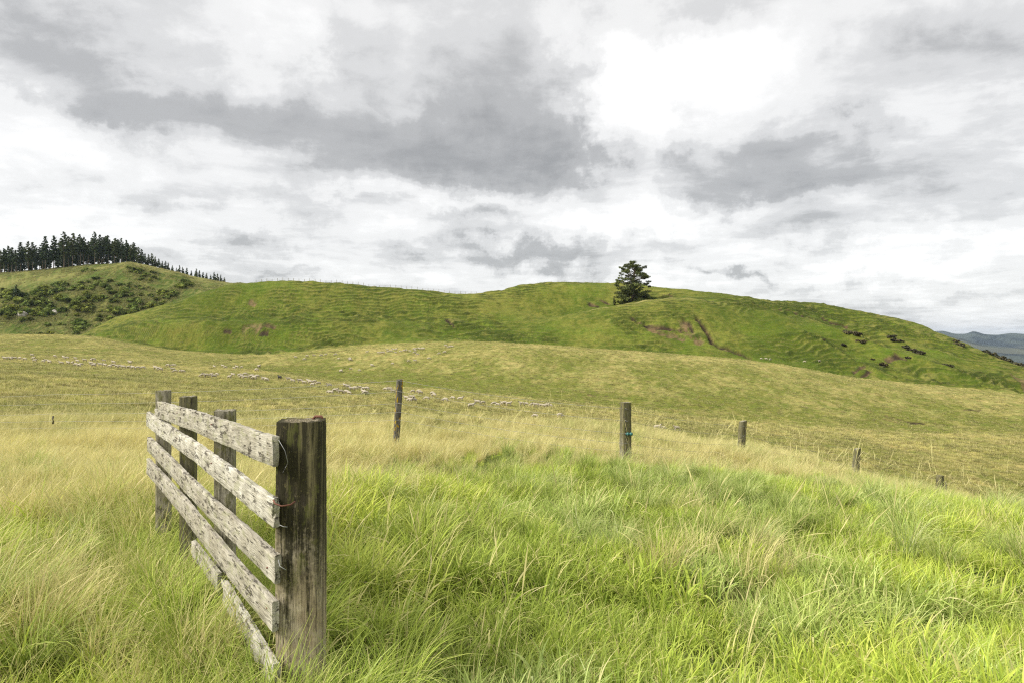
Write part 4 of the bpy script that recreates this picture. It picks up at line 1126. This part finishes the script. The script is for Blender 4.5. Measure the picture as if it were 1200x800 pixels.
def pine(seed, H_=27.0, bare=.42, wid=3.1, n=1500, gap=.0):
    r = random.Random(seed); C_, R_, T_ = [], [], []
    lean = r.uniform(-.5, .5); tp = [(lean * t * t + .15 * math.sin(t * 7), .1 * math.cos(t * 5), t * H_ - .5 * (t == 0)) for t in np.linspace(0, 1, 9)]
    T_.append((tp, [.30 * (1 - .9 * t) + .02 for t in np.linspace(0, 1, 9)]))
    z = H_ * bare
    while z < H_:
        t = (z - H_ * bare) / (H_ * (1 - bare)); wd = wid * (min(1, .55 + t * 2.2) if t < .25 else (1 - t) ** .62 * 1.12 + .05)
        for _ in range(r.choice((3, 4, 4, 5))):
            a = r.uniform(0, 2 * math.pi); L = wd * r.uniform(.5, 1.12)
            if r.random() < gap: continue
            x0 = lean * (z / H_) ** 2; e = (x0 + math.cos(a) * L, math.sin(a) * L, z + L * r.uniform(.05, .45))
            T_.append(([(x0, 0, z), e], [.07, .02]))
            for q in (.55, .95): C_.append((x0 + (e[0] - x0) * q, e[1] * q, z + (e[2] - z) * q)); R_.append(max(.30, (.42 + .25 * (1 - t)) * r.uniform(.7, 1.3) * (wd / wid + .35)))
        z += r.uniform(.75, 1.25)
    C_.append((lean, 0, H_ - .2)); R_.append(.35)
    # a few dead lower branches
    for _ in range(7):
        zz_ = r.uniform(H_ * .18, H_ * bare); a = r.uniform(0, 6.28); L = r.uniform(.6, 1.8); T_.append(([(0, 0, zz_), (math.cos(a) * L, math.sin(a) * L, zz_ + .1)], [.04, .015]))
        if r.random() < .35: C_.append((math.cos(a) * L * .8, math.sin(a) * L * .8, zz_)); R_.append(.4)
    return leaf_mesh('pine_crown', leaves(C_, R_, n, .42, seed, .8), M_PINE), trunk_mesh('pine_trunk', T_)


def tree_thing(name, crown, trunk, loc, rz, sc, label, group=None, cat='tree'):
    e = empty(name, loc, rz); e.scale = sc if isinstance(sc, tuple) else (sc,) * 3
    if trunk is not None: link(bpy.data.objects.new('trunk', trunk), e)
    link(bpy.data.objects.new('crown', crown), e); tag(e, label, cat, group); return e


tall = [pine(100 + k, 27, (.38, .32, .42, .36, .26)[k], (3.7, 3.2, 4.1, 3.5, 3.9)[k], 2600) for k in range(5)]
young = [pine(120 + k, 14, .06, 2.6, 1300) for k in range(3)]
# front row: (u, top v) read off the photograph's skyline
front = [(1, 293), (5, 291), (10, 288), (14, 290), (19, 293), (24, 284), (33, 283), (38, 284), (46, 291), (53, 277), (63, 276), (75, 272), (80, 277), (85, 273), (94, 275), (98, 278), (104, 283), (111, 272), (117, 275), (122, 278), (127, 276), (134, 279), (142, 279)]
flen = len(front)
for n, (u, vt) in enumerate(front):
    d = float(np.interp(u, UT, K4d)) + random.uniform(-4, 6); x = (u - 600) / F * d; z = H1(x, d); top = EYE + (400 - vt) / F * d
    k = random.randrange(5); s = (top - z) / 27.0
    tree_thing('pine_tree', tall[k][0], tall[k][1], (x, d, z - .2), random.uniform(0, 6.28), (random.uniform(.85, 1.35) * max(s, .8), random.uniform(.85, 1.35) * max(s, .8), s),
               f"tall bare stemmed pine, plantation front row, {ordinal(n + 1)} from left", 'pines of the plantation on the left skyline')
back = []
for row in range(4):
    for u in np.arange(-60, 158, 6.0 if row else 8.5):
        uu_ = u + random.uniform(-2, 2); back.append((uu_, row))
back.sort()
nb_ = {}
for (u, row) in back:
    d = float(np.interp(u, UT, K4d)) + 14 + row * 13 + random.uniform(-4, 4); x = (u - 600) / F * d; z = H1(x, d)
    vt = np.interp(u, [-60, 0, 50, 80, 110, 150], [299, 297, 289, 283, 280, 282]) + random.uniform(-4, 12); top = EYE + (400 - vt) / F * d
    inn = u >= 0
    s = (top - z) / 27.0; k = random.randrange(5)
    if not inn and row > 1: continue
    nb_[row] = nb_.get(row, 0) + 1
    kind = young[random.randrange(3)] if (row in (0, 2) and random.random() < .85) else tall[k]
    hh = 14 if kind in young else 27; s2 = (top - z) / hh * (random.uniform(.50, .80) if kind in young else 1)
    tree_thing('pine_tree', kind[0], kind[1], (x, d, z - .2), random.uniform(0, 6.28), (s2 * random.uniform(.95, 1.4) if hh == 27 else s2 * random.uniform(1.0, 1.5),) * 2 + (s2,),
               f"dark plantation pine, {ordinal(row + 2)} row back, {ordinal(nb_[row])} from left in its row", 'pines of the plantation on the left skyline')
right = [(148, 281), (153, 287), (157, 289), (162, 290), (166, 292), (170, 297), (174, 298), (178, 297), (182, 301), (186, 303), (190, 306), (194, 306), (197, 308), (202, 311), (207, 317), (210, 311), (214, 313), (219, 314), (224, 317), (230, 315), (234, 317), (238, 319), (242, 320), (247, 322), (251, 319), (255, 321), (259, 322), (263, 325)]
for n, (u, vt) in enumerate(right):
    d = float(np.interp(u, UT, K4d)) + random.uniform(0, 12); x = (u - 600) / F * d; z = H1(x, d); top = EYE + (400 - vt) / F * d
    ht = max(top - z, 6); kd = tall[random.randrange(5)] if ht > 17 else young[random.randrange(3)]; hh = 27 if ht > 17 else 14; s = ht / hh
    tree_thing('pine_tree', kd[0], kd[1], (x, d, z - .2), random.uniform(0, 6.28), (max(s, .55) if hh == 27 else s * 1.0,) * 2 + (s,),
               f"dark pine trailing down the skyline right of the plantation, {ordinal(n + 1)} from left", 'pines trailing down the left skyline')


# scrub on the bushy hill
def bush(seed, n=900, tallish=1.0, mat=None, size=.2):
    r = random.Random(seed); C_, R_ = [], []
    for _ in range(9):
        a = r.uniform(0, 6.28); q = r.uniform(0, 1.25); C_.append((math.cos(a) * q, math.sin(a) * q * .9, (r.uniform(.35, 1.15) - q * .25) * tallish)); R_.append(r.uniform(.40, .75))
    T_ = [([(0, 0, -.4), (c[0] * .6, c[1] * .6, c[2])], [.07, .03]) for c in C_[:5]]
    return leaf_mesh('bush_foliage', leaves(C_, R_, n, size, seed, .8), mat or M_BUSH), trunk_mesh('bush_stems', T_)


bushes = [bush(200 + k, 800, (1, 1.25, .8, 1.1)[k]) for k in range(4)]
dbush = [bush(220 + k, 500, .8, M_DARKB, .22) for k in range(2)]
BU = []
def cluster(n, u0, u1, v0, v1, s0, s1, slope=0.0):
    for _ in range(n):
        u = random.uniform(u0, u1); BU.append((u, random.uniform(v0, v1) + slope * (u - u0), random.uniform(s0, s1)))
cluster(26, 2, 55, 345, 369, 2.2, 3.6); cluster(22, 50, 105, 338, 366, 2.0, 3.3); cluster(24, 100, 165, 345, 372, 1.8, 3.0); cluster(14, 60, 110, 332, 342, 1.6, 2.6); cluster(16, 112, 150, 326, 340, 1.8, 2.6, .25)
cluster(12, 150, 200, 348, 364, 1.5, 2.6); cluster(10, 80, 130, 372, 386, 1.8, 2.8); cluster(9, 148, 170, 313, 318, 1.5, 2.4, .2); cluster(8, 165, 182, 320, 328, 1.2, 2.0); cluster(9, 210, 226, 330, 338, 1.8, 2.8); cluster(7, 186, 208, 338, 348, 1.8, 2.6, .1)
cluster(8, 150, 180, 330, 342, 1.0, 1.7, .3); cluster(7, 30, 100, 389, 393, 1.2, 2.2); cluster(3, 216, 225, 320, 324, 2.2, 2.8); cluster(8, 0, 30, 360, 374, 2.0, 3.0); cluster(6, 90, 110, 316, 320, 1.2, 2.0)
cluster(60, 2, 175, 338, 380, 1.0, 2.2); cluster(30, 2, 60, 342, 376, 1.2, 2.8); cluster(16, 150, 215, 335, 362, .8, 1.6)
BU = sorted(BU); cnt = {}
for (u, v, s) in BU:
    h = hit(u, v, Hbase, 395, 700)
    if h is None: continue
    x, y, _z = h; z = H1(x, y)
    bandn = 'upper' if v < 335 else ('middle' if v < 356 else ('lower' if v < 380 else 'bottom')); bandn += ' left' if u < 62 else (' centre' if u < 120 else ' right'); cnt[bandn] = cnt.get(bandn, 0) + 1
    k = random.randrange(4)
    e = tree_thing('bush', bushes[k][0], bushes[k][1], (x, y, z - .1), random.uniform(0, 6.28), (s * random.uniform(.9, 1.3), s * random.uniform(.9, 1.3), s * random.uniform(.75, 1.1)),
                   f"rounded green bush, {bandn} part of the scrubby hill, {ordinal(cnt[bandn])} from left", 'bushes on the scrubby hill', 'bush')
sx, sy = [], []
for (u, v, s) in BU:
    h = hit(u, v, Hbase, 395, 700)
    if h is None: continue
    for _ in range(40): a = random.uniform(0, 6.28); q = s * 3.0 * math.sqrt(random.random()); sx.append(h[0] + q * math.cos(a)); sy.append(h[1] + q * 1.5 * math.sin(a))
sx, sy = np.array(sx), np.array(sy); ss_ = rng.uniform(1.6, 4.2, len(sx))
scatter('low_scrub', 'low tangled scrub filling the gaps between the bushes', ['clump'], sx, sy, np.zeros(len(sx), int), np.stack([ss_, ss_, ss_ * 1.1], 1), np.array([[.085, .115, .026]]) * rng.uniform(.5, 1.6, (len(sx), 1)), sink=.1)
# conifer standing among the scrub at the left
h = hit(19, 352, Hbase, 395, 700); tree_thing('conifer_tree', young[0][0], young[0][1], (h[0], h[1], h[2] - .5), 1.0, (.95, .95, .85), 'dark pointed conifer standing above the scrub near the left edge', None, 'tree')
# pale rock outcrop among the scrub
def rock(name, u, v, sx, sy, sz, label, d0=395, seed=1):
    h = hit(u, v, Hbase, d0, 700); r = np.random.default_rng(seed); V_, F_ = [], []; NU, NV = 18, 10
    for a in range(NV + 1):
        for b_ in range(NU):
            th = math.pi * a / NV; ph = 2 * math.pi * b_ / NU; p = np.array([math.sin(th) * math.cos(ph), math.sin(th) * math.sin(ph), math.cos(th)])
            k = 1 + .35 * (float(vn(np.array([p[0] * 2 + seed * 7 + 9]), np.array([p[1] * 2 + p[2] * 1.7 + 9]), 8)[0]) - .5) + .04 * r.normal()
            V_.append((p[0] * sx * k, p[1] * sy * k, p[2] * sz * k))
    for a in range(NV):
        for b_ in range(NU): F_.append((a * NU + b_, (a + 1) * NU + b_, (a + 1) * NU + (b_ + 1) % NU, a * NU + (b_ + 1) % NU))
    o = finish(name, V_, F_, M_ROCK, None, smooth=False, loc=(h[0], h[1], H1(h[0], h[1]))); tag(o, label, 'rock'); return o


M_ROCK = simple_mat('pale_limestone', (.36, .33, .29), .95, 0, .9, .45)
rock('rock', 26, 369, 4.5, 2.0, 3.0, 'pale limestone outcrop under the scrub near the left edge', seed=1)
rock('rock', 64, 364, 3.0, 1.6, 2.2, 'small grey rock face half hidden in the scrub', seed=3)

# dark gorse on the right flank of the green hill
GB = [(990, 391, 1.3), (994, 393, 1.6), (999, 395, 1.7), (1004, 397, 1.6), (1010, 401, 1.4), (988, 402, 1.0), (1044, 398, 1.4), (1049, 401, 1.5), (1054, 402, 1.2), (1062, 406, 1.3), (1068, 408, 1.5), (1074, 411, 1.4), (1080, 413, 1.3),
      (1022, 416, .7), (1030, 425, 1.1), (1035, 424, 1.2), (1108, 424, .8), (1111, 427, 1.3), (1119, 399.5, 1.2), (1123, 402, 1.6), (1127, 404, 1.3), (1026, 421, .6), (1064, 418, .8), (966, 402, .6)]
for n, (u, v, s) in enumerate(GB):
    h = hit(u, v, Hbase, 230, 600)
    if h is None or h[1] > 500: continue
    k = random.randrange(2)
    tree_thing('gorse_bush', dbush[k][0], dbush[k][1], (h[0], h[1], H1(h[0], h[1]) - .1), random.uniform(0, 6.28), (s * 1.25, s * 1.1, s * .8), f"low dark bush on the right flank of the green hill, {ordinal(n + 1)} from left" if 0 else f"low dark bush on green hill's right flank, {ordinal(sum(1 for q in GB if q[0] < u) + 1)} from left", 'dark gorse bushes on the right flank', 'bush')
ed = [(1156, 1.1), (1162, 1.3), (1168, 1.0), (1172, 1.1), (1175, 1.3), (1179, 1.5), (1186, .8), (1190, .9), (1194, 1.4), (1199, 1.1)]
for n, (u, s) in enumerate(ed):
    d = float(np.interp(u, UT, Cd)) - 3; x = (u - 600) / F * d; k = random.randrange(2)
    tree_thing('gorse_bush', dbush[k][0], dbush[k][1], (x, d, H1(x, d) - .1), random.uniform(0, 6.28), (s * 1.1, s, s), f"dark round bush on the hill's right skyline edge, {ordinal(n + 1)} from left", 'dark bushes on the right skyline edge', 'bush')

# ------------------------------------------------------------------ the lone pine
def lone_tree():
    r = random.Random(77); H_ = 21.0; C_, R_, T_ = [], [], []
    T_.append(([(0, 0, -1), (.1, 0, 4), (.3, .1, 8), (.2, .1, 12), (.9, 0, 16), (1.5, 0, 19)], [.75, .55, .45, .36, .22, .08]))
    def limb(z0, a, L, up, cl, rad_, yy=None):
        x0 = np.interp(z0, [0, 8, 12, 16, 19], [0, .3, .2, .9, 1.5]); dx, dy = math.cos(a), math.sin(a)
        e = (x0 + dx * L, dy * L, z0 + up); m_ = (x0 + dx * L * .5, dy * L * .5, z0 + up * .35); T_.append(([(x0, 0, z0), m_, e], [.16, .10, .03]))
        for q in range(cl):
            t = .35 + .65 * (q + r.random() * .5) / cl
            C_.append((x0 + dx * L * t + r.uniform(-.6, .6), dy * L * t + r.uniform(-.6, .6), z0 + up * t ** 1.3 + r.uniform(-.3, .6))); R_.append(rad_ * r.uniform(.65, 1.25))
            if r.random() < .7: T_.append(([m_, C_[-1]], [.06, .02]))
    for k in range(34):        # dense skirt
        limb(r.uniform(1.0, 8.2), r.uniform(0, 6.28), r.uniform(4.0, 9.6), r.uniform(-.6, 1.8), 5, 1.35)
    for k in range(104):        # open rounded upper crown of separate flat pads
        z = r.uniform(8.5, 20.6); rr = 9.3 * math.sqrt(max(0.03, 1 - ((z - 9.5) / 11.6) ** 2)); a = r.uniform(0, 6.28); q = r.uniform(.55, 1.0) if r.random() < .75 else r.uniform(.1, .5)
        cx = rr * q * math.cos(a) + .4; cy = rr * q * math.sin(a); C_.append((cx, cy, z)); R_.append(r.uniform(.8, 1.4))
        x0 = float(np.interp(z - 2, [0, 8, 12, 16, 19], [0, .3, .2, .9, 1.5])); T_.append(([(x0, 0, z - 2.2), ((x0 + cx) / 2, cy / 2, z - 1.0), (cx, cy, z - .1)], [.14, .09, .03]))
        for _ in range(2):
            C_.append((cx + r.uniform(-1.3, 1.3), cy + r.uniform(-1, 1), z + r.uniform(-.4, .4))); R_.append(r.uniform(.45, .8))
    return leaf_mesh('lone_crown', leaves(C_, R_, 34000, .21, 77, .62), M_LONE), trunk_mesh('lone_trunk', T_)


lc, lt = lone_tree()
h = hit(741, 355.5, Hbase, 260, 420); lx, ly = h[0], h[1]
tree_thing('pine_tree', lc, lt, (lx, ly, H1(lx, ly) - .3), 0.0, .50 * ly / F * 100 / 21.0 * 1.02, 'lone wide pine with dense skirt and open top, on the green hill', None, 'tree')
bl = bush(300, 2600, 1.1, M_LIGHTB, .085)
for du, dd0, s, lb in ((13, 3, 3.2, 'light green bush at the right foot of the lone pine'), (19, 1, 2.0, 'low light green bush trailing right of the lone pine'), (6, -4, 2.0, 'light green bush in front of the lone pine trunk')):
    x = lx + du / F * ly; y = ly + dd0; tree_thing('bush', bl[0], bl[1], (x, y, H1(x, y) - .2), du, (s, s, s * .9), lb, None, 'bush')
x = lx - 21 / F * ly; tree_thing('conifer_tree', young[1][0], young[1][1], (x, ly, H1(x, ly) - .3), 0, (.36, .36, .36), 'small dark pointed conifer at the left foot of the lone pine', None, 'tree')
